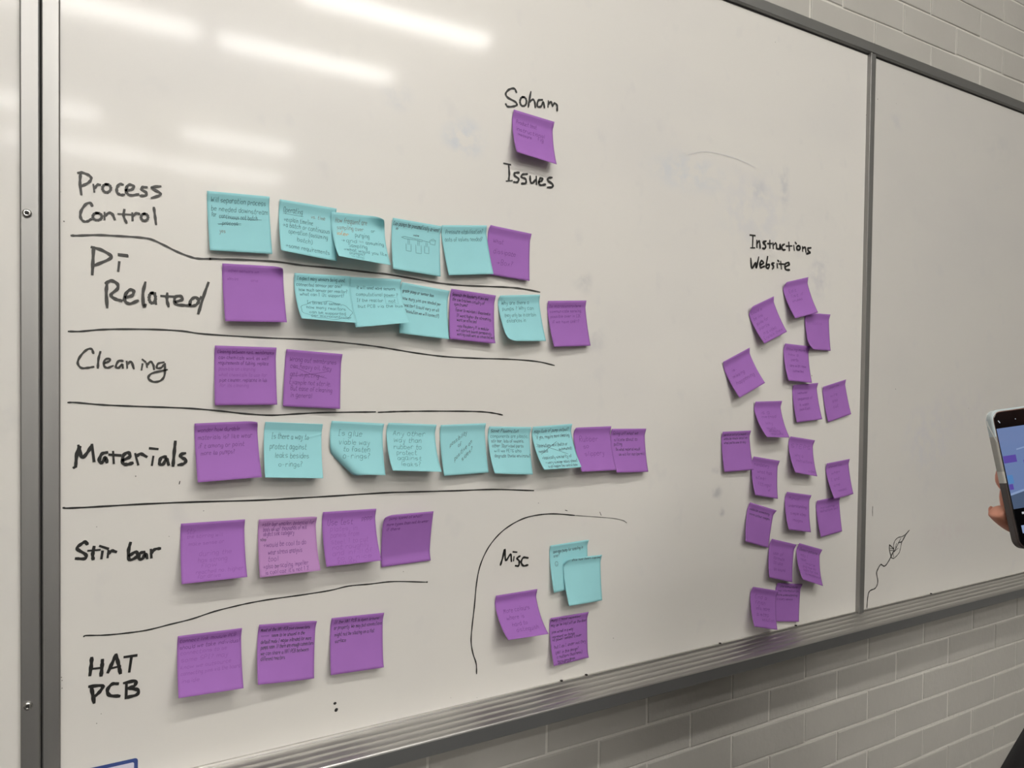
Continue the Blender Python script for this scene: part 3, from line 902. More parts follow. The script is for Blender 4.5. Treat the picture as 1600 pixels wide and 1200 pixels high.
N('B6', BL, 'light blue note curled up at its lower left, beside the packed purple note', G2, '''
t .08 .75 .19 .08 Why are there 4
t .08 .85 .31 .08 pumps ? Why can
t .10 .88 .45 .08 they only be in certain
t .12 .60 .57 .08 distances in''', curls=[('tl', .16, .01, 1), ('bl', .25, .02, 1)])
N('B7', PU, 'purple note at the right end of the Pi Related row', G2, '''
p .05 .88 .14 .06 Do microcontrollers
p .06 .88 .25 .06 communicate sensing
p .06 .86 .36 .06 possible over in I2C
p .08 .80 .48 .06 if we have UART?''')
N('C1', PU, 'purple note with seven faint lines beside the word Cleaning', G3, '''
p .05 .97 .12 .06 Cleaning between runs, maintenance
p .07 .88 .22 .06 can chemicals work as well
p .06 .88 .31 .06 requirements of tubing, replace
f .07 .66 .41 .06 possible on cleaning
f .07 .85 .51 .06 what chemicals to use for
p .08 .85 .60 .06 pipe cleaner, replaced in lab
f .08 .55 .69 .06 for its cleaning''')
N('C2', PU, 'purple note with dark slanted writing crossed out in its middle', G3, '''
p .08 .92 .20 .085 Wrong out membranes
p .10 .84 .32 .085 can heavy oil, they
p .10 .62 .46 .085 get injecting
p .10 .84 .60 .085 Example not sterile,
p .12 .86 .71 .085 But ease of cleaning
p .12 .50 .83 .085 in general''', extra=[('p', [[(.12, .28), (.45, .40), (.75, .46)], [(.14, .46), (.5, .40), (.82, .32)]]), scrawl('p', zig(.58, .7, .43, .015, 6))])
N('D1', PU, 'purple note beside the word Materials, its top right corner rolled', G4, '''
p .05 .72 .15 .075 wonder how durable
p .05 .92 .28 .075 materials is? like wear
p .05 .78 .42 .075 if t among or point
p .08 .62 .54 .075 more to pumps?''', curls=[('tr', .26, .014, 1)], extra=[scrawl('p', zig(.27, .33, .53, .015, 5))])
CREASE.append((.58, .31, 1.0, .18, .0011)); NG = 76
N('D2', BL, 'light blue note asking to protect against leaks, a bright crease across its right side', G4, '''
t .13 .78 .29 .10 Is there a way to
t .10 .74 .47 .10 protect against
t .18 .78 .63 .10 leaks besides
t .24 .66 .79 .10 o-rings?''')
CREASE.clear(); NG = 21
N('D3', BL, 'light blue note about glue with its lower left corner folded away', G4, '''
t .15 .62 .26 .11 Is glue
t .16 .76 .42 .10 viable way
t .24 .76 .55 .10 to fasten
t .23 .75 .68 .10 o-rings?''', curls=[('bl', .66, .009, -1)])
N('D4', BL, 'light blue note with six rows of big writing, ending in leaks', G4, '''
t .13 .80 .24 .10 Any other
t .14 .72 .37 .10 way than
t .12 .70 .51 .10 rubber to
t .16 .58 .63 .10 protect
t .16 .66 .74 .10 against
t .20 .62 .88 .10 leaks?''', curls=[('tl', .12, .01, 1)])
N('D5', BL, 'light blue note with its writing set diagonally', G4, '', extra=[('k', 'possibility', .20, .60, .44, .08, -.62), ('k', 'of', .38, .46, .46, .08, -.5), ('k', 'positive on', .27, .70, .72, .08, -.80), ('k', 'sides?', .43, .70, .74, .08, -.8)])
N('D6', BL, 'light blue note with six tight straight lines in its upper half', G4, '''
k .06 .72 .12 .07 Some Plasencton
t .06 .97 .23 .07 components are plastic,
k .07 .86 .33 .065 stir bar, lots of vessels,
k .08 .84 .43 .065 other 3Dprinted parts
t .11 .78 .53 .065 will we PETG also
k .10 .99 .64 .07 degrade these environs?''')
N('D7', BL, 'light blue note with crossed out lines, lapping over a purple note', G4, '''
k .04 .93 .14 .075 magnitude of pump output?
k .08 .94 .27 .075 'if yes, require more cleaning
k .04 .84 .46 .07 -restrictions next (batch or
k .58 .92 .56 .06 automated)
k .06 .30 .58 .07 needed
k .08 .86 .74 .075 >basically similarity of
k .18 .96 .86 .07 very similar mass sheet
k .14 .92 .955 .065 is all require the control done''', extra=[('k', [[(.10, .62), (.35, .48), (.58, .36)], [(.06, .38), (.40, .50), (.78, .66)]]), scrawl('k', zig(.12, .17, .83, .015, 5)), scrawl('k', zig(.42, .56, .83, .015, 8)), scrawl('k', zig(.72, .78, .24, .012, 6))])
N('D8', PU, 'purple note about slippery rubber, under the crossed-out blue note', G4, '''
p .14 .66 .32 .12 Rubber
p .22 .38 .47 .11 so
p .22 .78 .64 .11 slippery''', curls=[('tl', .14, .01, 1)])
N('D9', PU, 'purple note at the far right end of the Materials row', G4, '''
k .06 .80 .14 .08 Going off what we
k .10 .78 .28 .075 silicone about to
k .08 .32 .38 .075 potting
k .12 .84 .50 .07 Do what material would
k .18 .96 .61 .07 us sit for our/permit''')
N('E1', PU, 'bright purple note with very faint writing beside the words Stir bar', G5, '''
f .10 .24 .19 .09 Stir
f .10 .66 .26 .06 the stirring will
f .12 .68 .38 .06 make sense or
f .28 .80 .56 .08 during the
f .26 .72 .67 .08 has strong
f .30 .56 .76 .08 flow
f .22 .96 .86 .07 reached no. higher
f .24 .60 .94 .07 for drive''')
N('E2', MV, 'paler mauve note covered in slanted writing, second in the Stir bar row', G5, '''
p .06 .97 .13 .075 >stir bar smaller, potential for
p .09 .84 .22 .075 body of up? thousands of mill
p .09 .62 .30 .075 object sink category
k .04 .14 .38 .05 stop
p .08 .82 .49 .085 >would be cool to do
p .16 .74 .62 .085 wear stress analysis
p .15 .33 .74 .085 tool
p .06 .82 .86 .085 >also be scaling impeller
p .09 .82 .96 .075 is cool coz it's not 1 %''', curls=[('tr', .14, .01, 1)], extra=[scrawl('k', zig(.23, .28, .20, .015, 6)), scrawl('k', zig(.27, .33, .83, .018, 6))])
N('E3', PU, 'bright purple note with tall pale writing, lapping over the dark one', G5, '''
p .10 .58 .26 .11 Use test
p .74 .95 .20 .08 pppp
f .14 .66 .37 .09 plates. in
f .14 .68 .48 .09 panels from
f .14 .84 .60 .09 steel, 1 to cut
f .15 .84 .70 .09 not roughly
f .14 .88 .81 .09 and infill of
f .20 .86 .91 .08 to a nice
f .20 .56 .98 .07 finish''')
N('E4', PU, 'darker purple note tipped toward the floor, last in the Stir bar row', G5, '''
p .12 .78 .10 .06 pump speed of what?
p .08 .92 .22 .06 more types than not to wear
p .08 .36 .32 .06 if there''', curls=[('tl', .22, .014, 1)], inv=True)
N('F1', PU, 'large near purple note beside the letters HAT PCB, its writing faded', G6, '''
p .04 .92 .13 .065 Connect link module PCB
p .04 .98 .24 .06 should we take individual
f .05 .78 .33 .06 connections to be
f .06 .80 .44 .07 some SPI? may
f .05 .84 .55 .06 know we outsource
f .05 .98 .65 .06 connecting pins via the board
f .05 .34 .77 .06 inside''')
N('F2', PU, 'purple note with six dense black lines in the bottom row', G6, '''
k .05 .90 .14 .065 Most of the HAT PCB pins connectors
k .24 .82 .24 .06 seem to be unused in the
k .06 .94 .34 .065 default mode / maybe intended for more
k .06 .98 .43 .065 pumps soon. If there are enough connectors
k .06 .90 .53 .065 we can share a HAT PCB between
k .06 .48 .62 .065 different reactors''', curls=[('tr', .12, .01, 1)], extra=[scrawl('k', zig(.06, .19, .215, .012, 10))])
N('F3', PU, 'purple note with four black lines and a bent bottom corner, rightmost in the bottom row', G6, '''
k .07 .92 .12 .065 If the HAT PCB is open around
k .07 .99 .23 .065 or property. We may put connections
k .08 .84 .35 .065 might not be stating on a flat
k .09 .30 .46 .065 surface''', curls=[('br', .13, .01, 1)])
N('M1', BL, 'light blue note with a small face under its writing, half hidden behind another', G7, '''
k .10 .88 .19 .07 average/pump for sampling in
k .10 .26 .28 .07 one?''', extra=[('k', [[(.16+.04*math.cos(a), .42+.05*math.sin(a)) for a in [i*.45 for i in range(15)]], [(.145, .40), (.145, .41)], [(.175, .40), (.175, .41)], [(.14, .435), (.16, .447), (.18, .435)]])], curls=[('tr', .12, .01, 1)])
N('M2', BL, 'light blue note in front, blank but for a line along its top edge', G7, '''
k .20 .98 .07 .055 this has been copied''', curls=[('tl', .26, .014, 1)])
N('M3', PU, 'purple note lifting far off the board below the word Misc', G7, '''
p .16 .80 .40 .10 More colours
p .18 .62 .55 .09 where is
p .26 .64 .70 .09 hard to
p .30 .86 .84 .10 distinguish''')
N('M4', PU, 'purple note full of small black writing, lowest one near the pen tray', G7, '''
k .03 .80 .09 .06 Many I have repeated
k .04 .98 .21 .06 may as be kept off as the door
k .05 .62 .35 .06 pins wired in a way
k .05 .66 .45 .06 represent so things
k .05 .84 .51 .06 no power needed it over
k .08 .96 .66 .065 but I do I under not they
k .10 .74 .78 .06 UART in this design?
k .10 .84 .87 .06 it matters (business)
k .12 .62 .95 .05 Nano very Mega
k .12 .50 .985 .05 maybe SDA''', curls=[('br', .16, .012, 1)])
N('S1', PU, 'lone purple note near the top between two handwritten words', 'single note at the top of the board', '''
p .10 .60 .26 .09 Product test
p .08 .80 .42 .09 instructional
p .12 .46 .53 .07 measure
p .60 .76 .52 .09 fig''')
R_ = [
('R1', 'purple note under the words Instructions Website, topmost of its cluster', [('tl', .22, .012, 1)], 'p .2 .5 .30 .08 Edit\np .22 .72 .44 .08 list if\np .2 .62 .56 .07 unused'),
('R2', 'tilted purple note with its top left corner rolled, below the handwritten word Website', [('tl', .26, .014, 1)], 'p .1 .52 .20 .07 Could a\np .1 .48 .36 .08 be link\np .12 .6 .5 .08 guide for\np .12 .55 .64 .08 parts\np .16 .72 .80 .09 in a video\np .1 .9 .92 .08 Explain them'),
('R3', 'mostly blank purple note with a faint box, under the topmost note of the cluster', [('bl', .30, .02, 1)], 'f .3 .72 .30 .08 tools'),
('R4', 'most steeply tilted purple note, leftmost in the upper part of the cluster', (), 'p .2 .4 .36 .08 is.\np .16 .6 .52 .09 missing\np .16 .86 .70 .10 happening'),
('R5', 'purple note left of the faint-boxed one, its lower right touching the next', (), 'p .1 .86 .16 .07 Showing more\np .18 .6 .30 .07 how a\np .28 .58 .44 .08 parts\np .2 .86 .60 .08 are with new\np .28 .72 .74 .07 connected'),
('R6', 'purple note just left of the one nearest the metal divider strip', (), 'p .2 .6 .26 .06 instructor\np .18 .78 .42 .08 sequence of\np .2 .6 .58 .08 is wash\np .2 .62 .70 .08 position'),
('R7', 'purple note nearest the metal divider strip in the upper half of the cluster', (), 'p .3 .72 .12 .06 parts\np .3 .62 .36 .08 wire\np .34 .58 .52 .08 also\np .34 .56 .68 .08 cut'),
('R8', 'sharply curled purple note in the middle of the cluster, touching the next by a corner', (), 'p .2 .56 .34 .1 is a\np .2 .78 .44 .08 method\np .26 .56 .62 .09 why\np .2 .6 .76 .08 much\np .24 .72 .84 .08 shipping\np .24 .78 .93 .08 reactions'),
('R9', 'purple note with three crisp black lines, leftmost in the cluster', (), 'k .06 .84 .11 .06 parts of bill of a board\nk .08 .92 .21 .06 website needs detail on\nk .08 .86 .31 .06 what parts use to buy'),
('R10', 'purple note hanging from the corner of the sharply curled one', (), 'p .1 .92 .28 .1 STEPS\np .2 .56 .52 .09 why a\np .2 .92 .66 .08 instructions\np .62 .98 .92 .08 video'),
('R11', 'purple note tucked below the corner of the three-lined one', (), 'p .1 .68 .22 .08 mandatory\np .22 .8 .40 .09 what has\np .14 .56 .56 .09 steel\np .2 .76 .72 .09 fittings?\np .6 .7 .84 .06 of'),
('R12', 'purple note near the divider strip, lapping over another note below it', (), 'p .12 .7 .15 .06 showed into\np .2 .6 .34 .07 when\np .14 .52 .52 .08 I and\np .18 .5 .68 .08 one\np .3 .72 .84 .07 needed'),
('R13', 'purple note with three words, centred in the lower cluster', (), 'p .16 .6 .18 .07 Manual\np .14 .9 .38 .08 understanding\np .2 .86 .58 .08 simple step\np .24 .7 .76 .08 images'),
('R14', 'purple note whose top is covered by the note nearest the divider strip', (), 'p .16 .8 .26 .05 including\np .14 .92 .36 .07 instructions text'),
('R15', 'purple note turned clockwise at the left of the lower cluster', [('tr', .16, .01, 1)], 'k .08 .86 .18 .06 website something\nk .1 .90 .30 .06 more colour images'),
('R16', 'purple note below the clockwise-turned one, its foot over the next note', (), 'p .18 .6 .38 .09 use of\np .2 .66 .50 .08 formats\np .2 .6 .62 .09 to use\np .22 .7 .78 .08 as sound'),
('R17', 'curled purple note at the lower right end of the cluster', (), 'k .12 .9 .18 .07 Descriptions\np .16 .5 .32 .08 may I\np .16 .4 .44 .08 have\np .36 .8 .52 .07 more\np .2 .8 .62 .07 and how do\np .2 .88 .72 .08 safe for the\np .22 .96 .82 .07 its maintenance'),
('R18', 'lowest purple note of the cluster, its foot just above the pen tray', (), 'p .18 .66 .28 .10 End a\np .18 .6 .42 .10 finish\np .2 .76 .56 .10 info, more\np .2 .72 .70 .09 a step\np .4 .92 .82 .08 solution'),
('R19', 'flat purple note beside the lowest one, with four dark lines at its top', (), 'k .14 .86 .12 .06 the structure\nk .08 .94 .23 .06 and information on\nk .08 .9 .34 .06 more understanding\np .08 .72 .45 .06 in every version'),
]
for i, lb, cu, tx in R_:
    N(i, PU, lb, G8, tx, curls=cu)

# ------------------------------------------------------------------ card at the foot of the board
c = at(215.5, 1183.5)
def rounded(x0, z0, x1, z1, r, y, n=6):
    P = []
    for cx, cz, a0 in ((x1-r, z1-r, 0), (x0+r, z1-r, 90), (x0+r, z0+r, 180), (x1-r, z0+r, 270)):
        for i in range(n+1):
            a = math.radians(a0+90*i/n)
            P.append((cx+r*math.cos(a), y, cz+r*math.sin(a)))
    return P
def slab(P, y0, y1):
    n = len(P)
    V = [(p[0], y0, p[2]) for p in P]+[(p[0], y1, p[2]) for p in P]
    return mesh(V, [tuple(range(n-1, -1, -1)), tuple(range(n, 2*n))]+[(i, (i+1) % n, n+(i+1) % n, n+i) for i in range(n)])
x1, z1 = c.x, c.z
x0, z0 = x1-.090, zbot+.006
card = link('label_card', slab(rounded(0, 0, x1-x0, z1-z0, .0035, 0), -.0009, -.0002), 'card_blue', loc=(x0, 0, z0), label='white card with a blue border at the lower left, cut off by the frame', cat='label')
link('card_face', slab(rounded(.0042, .0042, x1-x0-.0042, z1-z0-.0042, .002, 0), -.00115, -.0009), 'card_white', card, label='white face inside the blue border')

# ------------------------------------------------------------------ the phone held up at the right edge
def c2w(v): return Vector(v[0]*RIGHT + v[1]*DOWN + v[2]*FWD)
PW, PH, PT = .080, .163, .0100
up = np.array([-.135, -.983, .12]); up /= np.linalg.norm(up)
be = math.radians(9)
rt = np.array([math.cos(be), 0, math.sin(be)]); rt = rt-up*rt.dot(up); rt /= np.linalg.norm(rt)
nn = np.cross(rt, -up); nn = nn if nn[2] < 0 else -nn        # out of the screen, toward the viewer
UP, RT, NN = c2w(up), c2w(rt), c2w(nn)
ORG = cw(1558.5, 750, .866)                                     # middle of the left edge, back of the case
PM = Matrix(((RT.x, UP.x, NN.x, ORG.x), (RT.y, UP.y, NN.y, ORG.y), (RT.z, UP.z, NN.z, ORG.z), (0, 0, 0, 1)))
def rr(x0, y0, x1, y1, r, n=7):
    P = []
    for cx, cy, a0 in ((x1-r, y1-r, 0), (x0+r, y1-r, 90), (x0+r, y0+r, 180), (x1-r, y0+r, 270)):
        for i in range(n+1):
            a = math.radians(a0+90*i/n)
            P.append((cx+r*math.cos(a), cy+r*math.sin(a)))
    return P
def shell(layers, mi=None):
    """stack of outlines (all the same count) at rising z, closed at both ends"""
    V = []; F = []
    n = len(layers[0][0])
    for P, z in layers: V += [(p[0], p[1], z) for p in P]
    for k in range(len(layers)-1):
        for i in range(n):
            F.append((k*n+i, k*n+(i+1) % n, (k+1)*n+(i+1) % n, (k+1)*n+i))
    F.append(tuple(range(n-1, -1, -1))); F.append(tuple(range((len(layers)-1)*n, len(layers)*n)))
    return mesh(V, F)
h = PH/2
phone = link('smartphone', None, label='smartphone in a worn grey and brown case, held up to photograph the board', cat='phone')
phone.matrix_world = PM
R0 = .0125
def case_part(name, m, y0, y1, label):
    """slice of the case wall between two heights: back and sides, open at the screen"""
    me = shell([(rr(.0015, -h+.0015, PW-.0015, h-.0015, R0-.001), 0), (rr(0, -h, PW, h, R0), .0016), (rr(0, -h, PW, h, R0), PT-.0012), (rr(.0010, -h+.001, PW-.0010, h-.001, R0-.001), PT)])
    bm = bmesh.new(); bm.from_mesh(me); bpy.data.meshes.remove(me)
    for yy, no in ((y0, (0, -1, 0)), (y1, (0, 1, 0))):
        g = bm.verts[:]+bm.edges[:]+bm.faces[:]
        r = bmesh.ops.bisect_plane(bm, geom=g, plane_co=(0, yy, 0), plane_no=no, clear_outer=True)
        es = [e for e in r['geom_cut'] if isinstance(e, bmesh.types.BMEdge)]
        if es: bmesh.ops.contextual_create(bm, geom=es)
    return link(name, bm_mesh(bm), m, phone, label=label)
case_part('case_shell', 'case_dark', -h-.01, -.0040, 'dark brown lower half of the case')
case_part('case_band', 'case_pale', -.0040, .0095, 'pale band across the case')
case_part('case_shell', 'case_grey', .0095, h-.031, 'grey upper part of the case')
case_part('case_corner', 'case_clear', h-.031, h+.01, 'clear bumper at the top of the case')
# chipped edge of the bumper and its rim highlight, both painted white
R = Ribbons()
P = catmull([(-.0004, h-.012, PT*.35), (-.0005, h-.018, PT*.45), (-.0005, h-.026, PT*.75), (-.0004, h-.033, PT*1.0), (.0006, h-.037, PT+.0004)], 5)
R.stroke([np.array(p) for p in P], [np.array([-1., 0, .15])]*len(P), .0008)
P = catmull([(-.0004, h-.018, .0022), (-.0004, h-.0125, .0022), (.0008, h-.0072, .0022), (.0035, h-.0030, .0022)], 5)
R.stroke([np.array(p) for p in P], [np.array([-1., .1, 0])]*len(P), .0007)
link('chip_highlight', R.mesh(), 'case_rim', phone, label='chipped edge of the bumper with a painted white rim highlight')
link('phone_body', shell([(rr(.0022, -h+.0022, PW-.0022, h-.0022, R0-.002), .004), (rr(.0022, -h+.0022, PW-.0022, h-.0022, R0-.002), PT+.0002)]), 'phone_edge', phone)
scr = link('screen', shell([(rr(.0032, -h+.0032, PW-.0032, h-.0032, R0-.003), PT-.001), (rr(.0032, -h+.0032, PW-.0032, h-.0032, R0-.003), PT+.0005)]), 'phone_glass', phone)
SZ = PT+.00055
def patch(name, pts, m, dz=0.0):
    V = [(x, y-h, SZ+dz) for x, y in pts]
    me = mesh(V, [tuple(range(len(V)))])
    if me.polygons[0].normal.z < 0: me.flip_normals()
    return link(name, me, m, scr)
def rc(x0, y0, x1, y1): return [(x0, y0), (x1, y0), (x1, y1), (x0, y1)]
T0, T1 = .047, .141      # the camera's view on the screen
patch('camera_view', rc(.0036, T0, PW-.0036, T1), 'display_view')
patch('pictured_tray', [(.0036, T0), (PW-.0036, T0), (PW-.0036, T0+.030), (.0036, T0+.018)], 'display_dim', .00005)
patch('pictured_tray_edge', [(.0036, T0+.018), (PW-.0036, T0+.030), (PW-.0036, T0+.0275), (.0036, T0+.0155)], 'display_light', .0001)
patch('pictured_note', rc(.0040, .1000, .0215, .1085), 'display_purple', .0001)
patch('pictured_note', rc(.0040, .0760, .0115, .0860), 'display_teal', .0001)
patch('pictured_note', rc(.0040, .0690, .0095, .0755), 'display_purple', .00012)
patch('pictured_note', rc(.030, .090, .046, .101), 'display_purple', .0001)
patch('pictured_note', rc(.050, .086, .064, .097), 'display_teal', .0001)
patch('pictured_glare', [(.024, .1135), (.060, .118), (.060, .1195), (.024, .115)], 'display_light', .0001)
patch('flash_icon', [(.0075, .1500), (.0085, .1505), (.0105, .1475), (.0095, .1470)], 'display_icon', .0001)
patch('camera_dot', rc(.0310, .1490, .0320, .1500), 'display_icon', .0001)
patch('mode_text', rc(.0130, .0400, .0160, .0425), 'display_icon', .0001)
patch('mode_text', rc(.0195, .0400, .0220, .0425), 'display_icon', .0001)
patch('photo_thumbnail', rc(.0085, .0185, .0175, .0275), 'display_light', .0001)
patch('shutter_button', [(.04+.010*math.cos(i*.2618), .020+.010*math.sin(i*.2618)) for i in range(24)], 'display_icon', .0001)

# ------------------------------------------------------------------ the person holding it, mostly beyond the frame
def skin_bm(V, E, root=0, sub=2):
    """V: (point, rx, ry); tapering limbs grown along edges, returned as a bmesh"""
    bm = bmesh.new()
    lay = bm.verts.layers.skin.verify()
    vs = []
    for i, (p, rx, ry) in enumerate(V):
        v = bm.verts.new(p); v[lay].radius = (rx, ry); v[lay].use_root = (i == root); vs.append(v)
    for a, b in E: bm.edges.new((vs[a], vs[b]))
    me = bpy.data.meshes.new('tmp'); bm.to_mesh(me); bm.free()
    o = bpy.data.objects.new('tmp', me); COL.objects.link(o)
    s = o.modifiers.new('skin', 'SKIN'); s.use_smooth_shade = True
    if sub:
        q = o.modifiers.new('sub', 'SUBSURF'); q.levels = sub; q.render_levels = sub
    dg = bpy.context.evaluated_depsgraph_get()
    dg.update()
    m2 = bpy.data.meshes.new_from_object(o.evaluated_get(dg))
    bpy.data.objects.remove(o); bpy.data.meshes.remove(me)
    bm = bmesh.new(); bm.from_mesh(m2); bpy.data.meshes.remove(m2)
    return bm
def join(bms, m, name, parent, label=None):
    out = bmesh.new()
    for b in bms:
        t = bpy.data.meshes.new('t'); b.to_mesh(t); b.free(); out.from_mesh(t); bpy.data.meshes.remove(t)
    me = bpy.data.meshes.new('mesh'); out.to_mesh(me); out.free()
    me.polygons.foreach_set('use_smooth', [True]*len(me.polygons))
    o = link(name, me, m, parent, label=label)
    return o
def ph(x, y, z): return PM @ Vector((x*.001, y*.001-h, z*.001))    # millimetres from the phone's lower left, back of case
BX, BY = 1.05, -.80        # where the person stands
person = link('person', None, loc=(BX, BY, 0), label='person in black just beyond the right edge, one hand holding up the phone', cat='person')
wrist = ph(92, -22, -30)
elbow = cw(1652, 1370, .70)
shl = Vector((.88, -.76, 1.325)); shr = Vector((1.24, -.78, 1.325))
# hand: a palm behind the phone, four unequal fingers round the far edge, thumb beside the near edge
def chain(pts):
    V = [(p, r, r*.92) for p, r in pts]
    return skin_bm(V, [(i, i+1) for i in range(len(V)-1)], 0)
hand = []
W2 = (74, 4, -27)
hand.append(chain([(wrist, .0245), (ph(84, -9, -28.5), .0235), (ph(*W2), .0225), (ph(64, 20, -25), .021), (ph(57, 31, -23), .017)]))
pb = bmesh.new(); bmesh.ops.create_uvsphere(pb, u_segments=24, v_segments=16, radius=1)
ax = (PM.to_3x3() @ Vector((-.62, .78, 0))).normalized(); ay = (PM.to_3x3() @ Vector((.78, .62, 0))).normalized()
pc = ph(56, 39, -24.5)
for v in pb.verts: v.co = pc+ax*(v.co.x*.043)+ay*(v.co.y*.031)+NN*(v.co.z*.0125)
hand.append(pb)
fg = [[(42, 46, -20, 11), (33, 62, -18, 9.5), (16.5, 79.5, -14, 8.2), (24, 93, -12.5, 8.2), (36, 101, -12, 8.1), (58, 109, -11, 8), (80, 113, -8, 7.4), (91, 113, 3, 6.6), (85, 112, 17.5, 6)],
      [(46, 46, -20, 11), (31, 80, -17, 9.4), (54, 94, -14, 8.8), (80, 98, -9, 8), (91.5, 98, 4, 7.2), (85, 97, 18, 6.3)],
      [(50, 40, -20, 11), (42, 66, -17, 9.2), (64, 77, -14, 8.3), (82, 80, -9, 7.6), (91, 80, 4, 6.8), (85, 79, 17.5, 6)],
      [(58, 32, -20, 10), (56, 52, -17, 8.2), (73, 60, -13, 7.2), (86, 62, -6, 6.6), (90, 62, 5, 6), (85.5, 61, 16.5, 5.4)]]
for f in fg: hand.append(chain([(ph(70, 10, -26), .012)]+[(ph(*p[:3]), p[3]*.001) for p in f]))
hand.append(chain([(ph(62, 14, -23), .015), (ph(36, 20, -21), .0135), (ph(20, 28, -17), .0125), (ph(9, 36, -13.5), .0120), (ph(2.5, 42.5, -12), .0122), (ph(0, 46.5, -11.5), .0118)]))
# nail on the thumb
nb = bmesh.new(); bmesh.ops.create_uvsphere(nb, u_segments=12, v_segments=8, radius=1)
tn = ph(3, 44.5, -22)
for v in nb.verts: v.co = tn + RT*(v.co.x*.0045)+UP*(v.co.y*.0055)+NN*(v.co.z*.0012)
# head, neck and face
hc = Vector((BX-.02, BY+.045, 1.49))
hd = bmesh.new(); bmesh.ops.create_uvsphere(hd, u_segments=40, v_segments=28, radius=1)
fw = Vector((-.30, .95, -.05)).normalized(); sd = fw.cross(Vector((0, 0, 1))).normalized(); uu = sd.cross(fw)
for v in hd.verts:
    x, y, z = v.co
    jaw = 1-.30*max(0, -z)**1.4
    q = Vector((x*.076*jaw, y*.094*(1-.12*max(0, -z)), z*.112))
    if y > 0:
        nose = math.exp(-((x/.13)**2))*(math.exp(-(((z+.18)/.16)**2))*.017+math.exp(-(((z-.02)/.2)**2))*.007)
        eye = sum(math.exp(-(((x-s*.42)/.17)**2)-((z-.08)/.12)**2) for s in (-1, 1))*-.008
        lips = math.exp(-((x/.28)**2)-((z+.48)/.07)**2)*.005
        chin = math.exp(-((x/.3)**2)-((z+.85)/.16)**2)*.008
        q.y += nose+eye+lips+chin
    v.co = hc+sd*q.x+fw*q.y+uu*q.z
ears = []
for s in (-1, 1):
    eb = bmesh.new(); bmesh.ops.create_uvsphere(eb, u_segments=14, v_segments=10, radius=1)
    for v in eb.verts: v.co = hc+sd*(s*.076+v.co.x*.010)+fw*(-.005+v.co.y*.018)+uu*(-.005+v.co.z*.032)
    ears.append(eb)
nk = Vector((BX, BY, 1.375))
body = skin_bm([(Vector((BX, BY, 1.20)), .13, .085), (Vector((BX, BY, 1.31)), .10, .07), (nk, .052, .052), (hc+Vector((.01, -.02, -.04)), .056, .056)], [(0, 1), (1, 2), (2, 3)], 0)
larm = chain([(Vector((BX, BY, 1.29)), .06), (shl, .045), (elbow+(shl-elbow)*.5, .038), (elbow, .034), (wrist+(elbow-wrist)*.55+Vector(RIGHT)*.065, .024), (wrist, .025), (ph(76, 2, -27), .024)])
rh = Vector((1.30, -.72, .78))
rhand = [chain([(Vector((BX, BY, 1.29)), .06), (shr, .045), (Vector((1.32, -.80, 1.17)), .038), (Vector((1.345, -.78, 1.03)), .034), (Vector((1.335, -.745, .92)), .028), (rh+Vector((0, 0, .05)), .024), (rh, .030), (rh-Vector((0, -.01, .055)), .028)])]
for k in range(4):
    o_ = Vector((0, .024-.016*k, 0)); L = (.062, .072, .067, .052)[k]
    b_ = rh+o_+Vector((0, 0, -.055))
    rhand.append(chain([(b_+Vector((0, 0, .02)), .0095), (b_-Vector((.004, 0, L*.45)), .0088), (b_-Vector((.016, 0, L*.8)), .008), (b_-Vector((.026, 0, L)), .0065)]))
rhand.append(chain([(rh+Vector((-.005, .018, .02)), .013), (rh+Vector((-.012, .040, -.02)), .0115), (rh+Vector((-.018, .046, -.055)), .0085)]))
join(hand+[hd, body, larm]+ears+rhand, 'skin', 'body', person)
join([nb], 'nail', 'thumb_nail', person)
eyes = []
for s in (-1, 1):
    eb = bmesh.new(); bmesh.ops.create_uvsphere(eb, u_segments=14, v_segments=10, radius=.011)
    for v in eb.verts: v.co = v.co+hc+sd*(s*.031)+fw*.067+uu*.009
    join([eb], 'eye_white', 'eye', person)
    eb = bmesh.new(); bmesh.ops.create_uvsphere(eb, u_segments=12, v_segments=8, radius=.0055)
    for v in eb.verts: v.co = v.co+hc+sd*(s*.031)+fw*.0735+uu*.009
    join([eb], 'hair_dark', 'iris', person)
mb = bmesh.new(); bmesh.ops.create_uvsphere(mb, u_segments=16, v_segments=8, radius=1)
for v in mb.verts: v.co = hc+sd*(v.co.x*.024)+fw*(.0815+v.co.y*.006)+uu*(-.053+v.co.z*.007)
join([mb], 'lip_skin', 'mouth', person)
hb = bmesh.new(); bmesh.ops.create_uvsphere(hb, u_segments=40, v_segments=28, radius=1)
kill = []
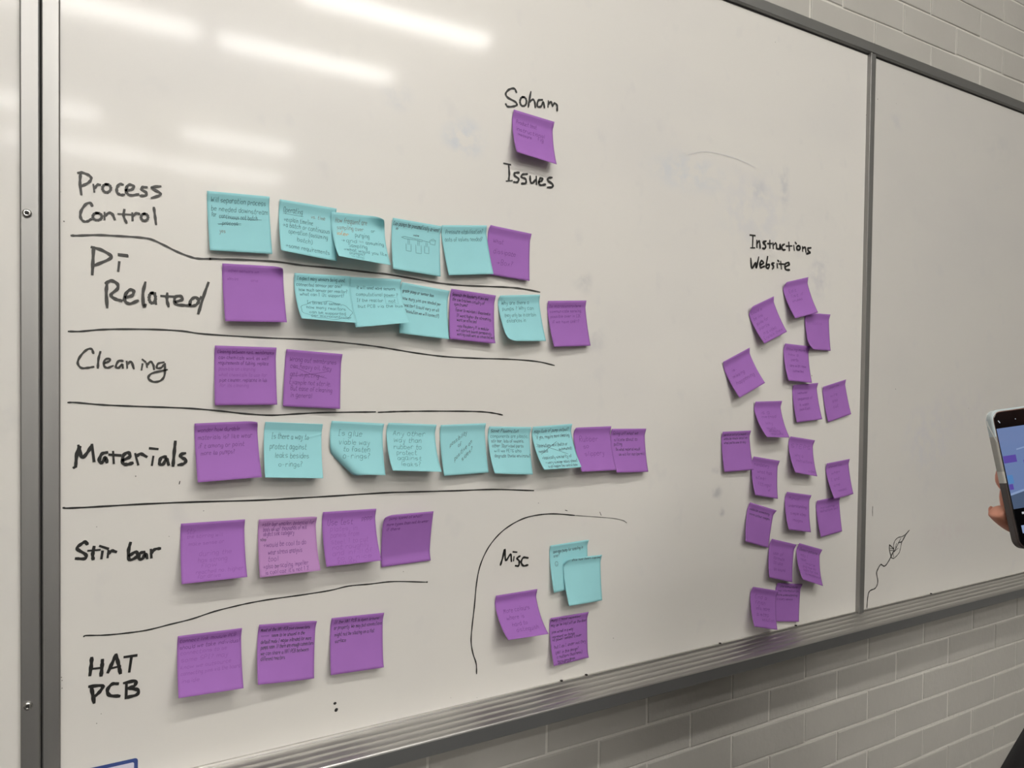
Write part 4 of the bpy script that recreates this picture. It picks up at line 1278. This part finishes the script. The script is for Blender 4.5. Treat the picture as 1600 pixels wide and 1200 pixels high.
for v in hb.verts:
    x, y, z = v.co
    if (y > .25 and z < .36+.08*math.sin(11*x)-.3*x*x) or z < -.55 or (y > -.1 and z < -.1): kill.append(v)
    j = 1+.03*math.sin(17*x+9*z)*math.cos(13*y)
    v.co = hc+sd*(x*.083*j)+fw*(y*.101*j-.004)+uu*(z*.121*j)
bmesh.ops.delete(hb, geom=kill, context='VERTS')
join([hb], 'hair_dark', 'hair', person)
hip = Vector((BX, BY, .84))
cuff = wrist+(elbow-wrist)*.10
lam = (cuff+elbow)/2+Vector(RIGHT)*.065
top = skin_bm([(Vector((BX, BY, .82)), .165, .115), (Vector((BX, BY, .98)), .150, .105), (Vector((BX, BY, 1.16)), .165, .110), (Vector((BX, BY, 1.28)), .155, .098), (Vector((BX, BY, 1.345)), .085, .075),
               (shl, .064, .064), ((shl+elbow)/2, .060, .060), (elbow, .082, .082), (lam, .036, .036), (cuff, .036, .036),
               (shr, .064, .064), (Vector((1.32, -.80, 1.17)), .055, .055), (Vector((1.345, -.78, 1.03)), .050, .050), (Vector((1.335, -.745, .90)), .040, .040)],
              [(0, 1), (1, 2), (2, 3), (3, 4), (3, 5), (5, 6), (6, 7), (7, 8), (8, 9), (3, 10), (10, 11), (11, 12), (12, 13)], 1)
join([top], 'black_cloth', 'long_sleeved_top', person)
leg = lambda s: [(Vector((BX+s*.09, BY, .70)), .086, .092), (Vector((BX+s*.105, BY+.01, .46)), .064, .068), (Vector((BX+s*.11, BY-.01, .10)), .048, .052), (Vector((BX+s*.11, BY-.01, .06)), .050, .055)]
V = [(Vector((BX, BY, .86)), .150, .108)]+leg(-1)+leg(1)+[(Vector((BX, BY, .97)), .142, .100)]
tr = skin_bm(V, [(0, 1), (1, 2), (2, 3), (3, 4), (0, 5), (5, 6), (6, 7), (7, 8), (0, 9)], 0)
join([tr], 'dark_denim', 'trousers', person)
for s in (-1, 1):
    bm = bmesh.new(); add_box(bm, (BX+s*.11-.048, BY-.10, 0), (BX+s*.11+.048, BY+.17, .085), .03)
    for v in bm.verts:
        if v.co.y > BY+.06: v.co.z *= .72
    join([bm], 'shoe_grey', 'shoe', person)
inv = Matrix.Translation(person.location).inverted()
for o_ in person.children: o_.matrix_parent_inverse = inv
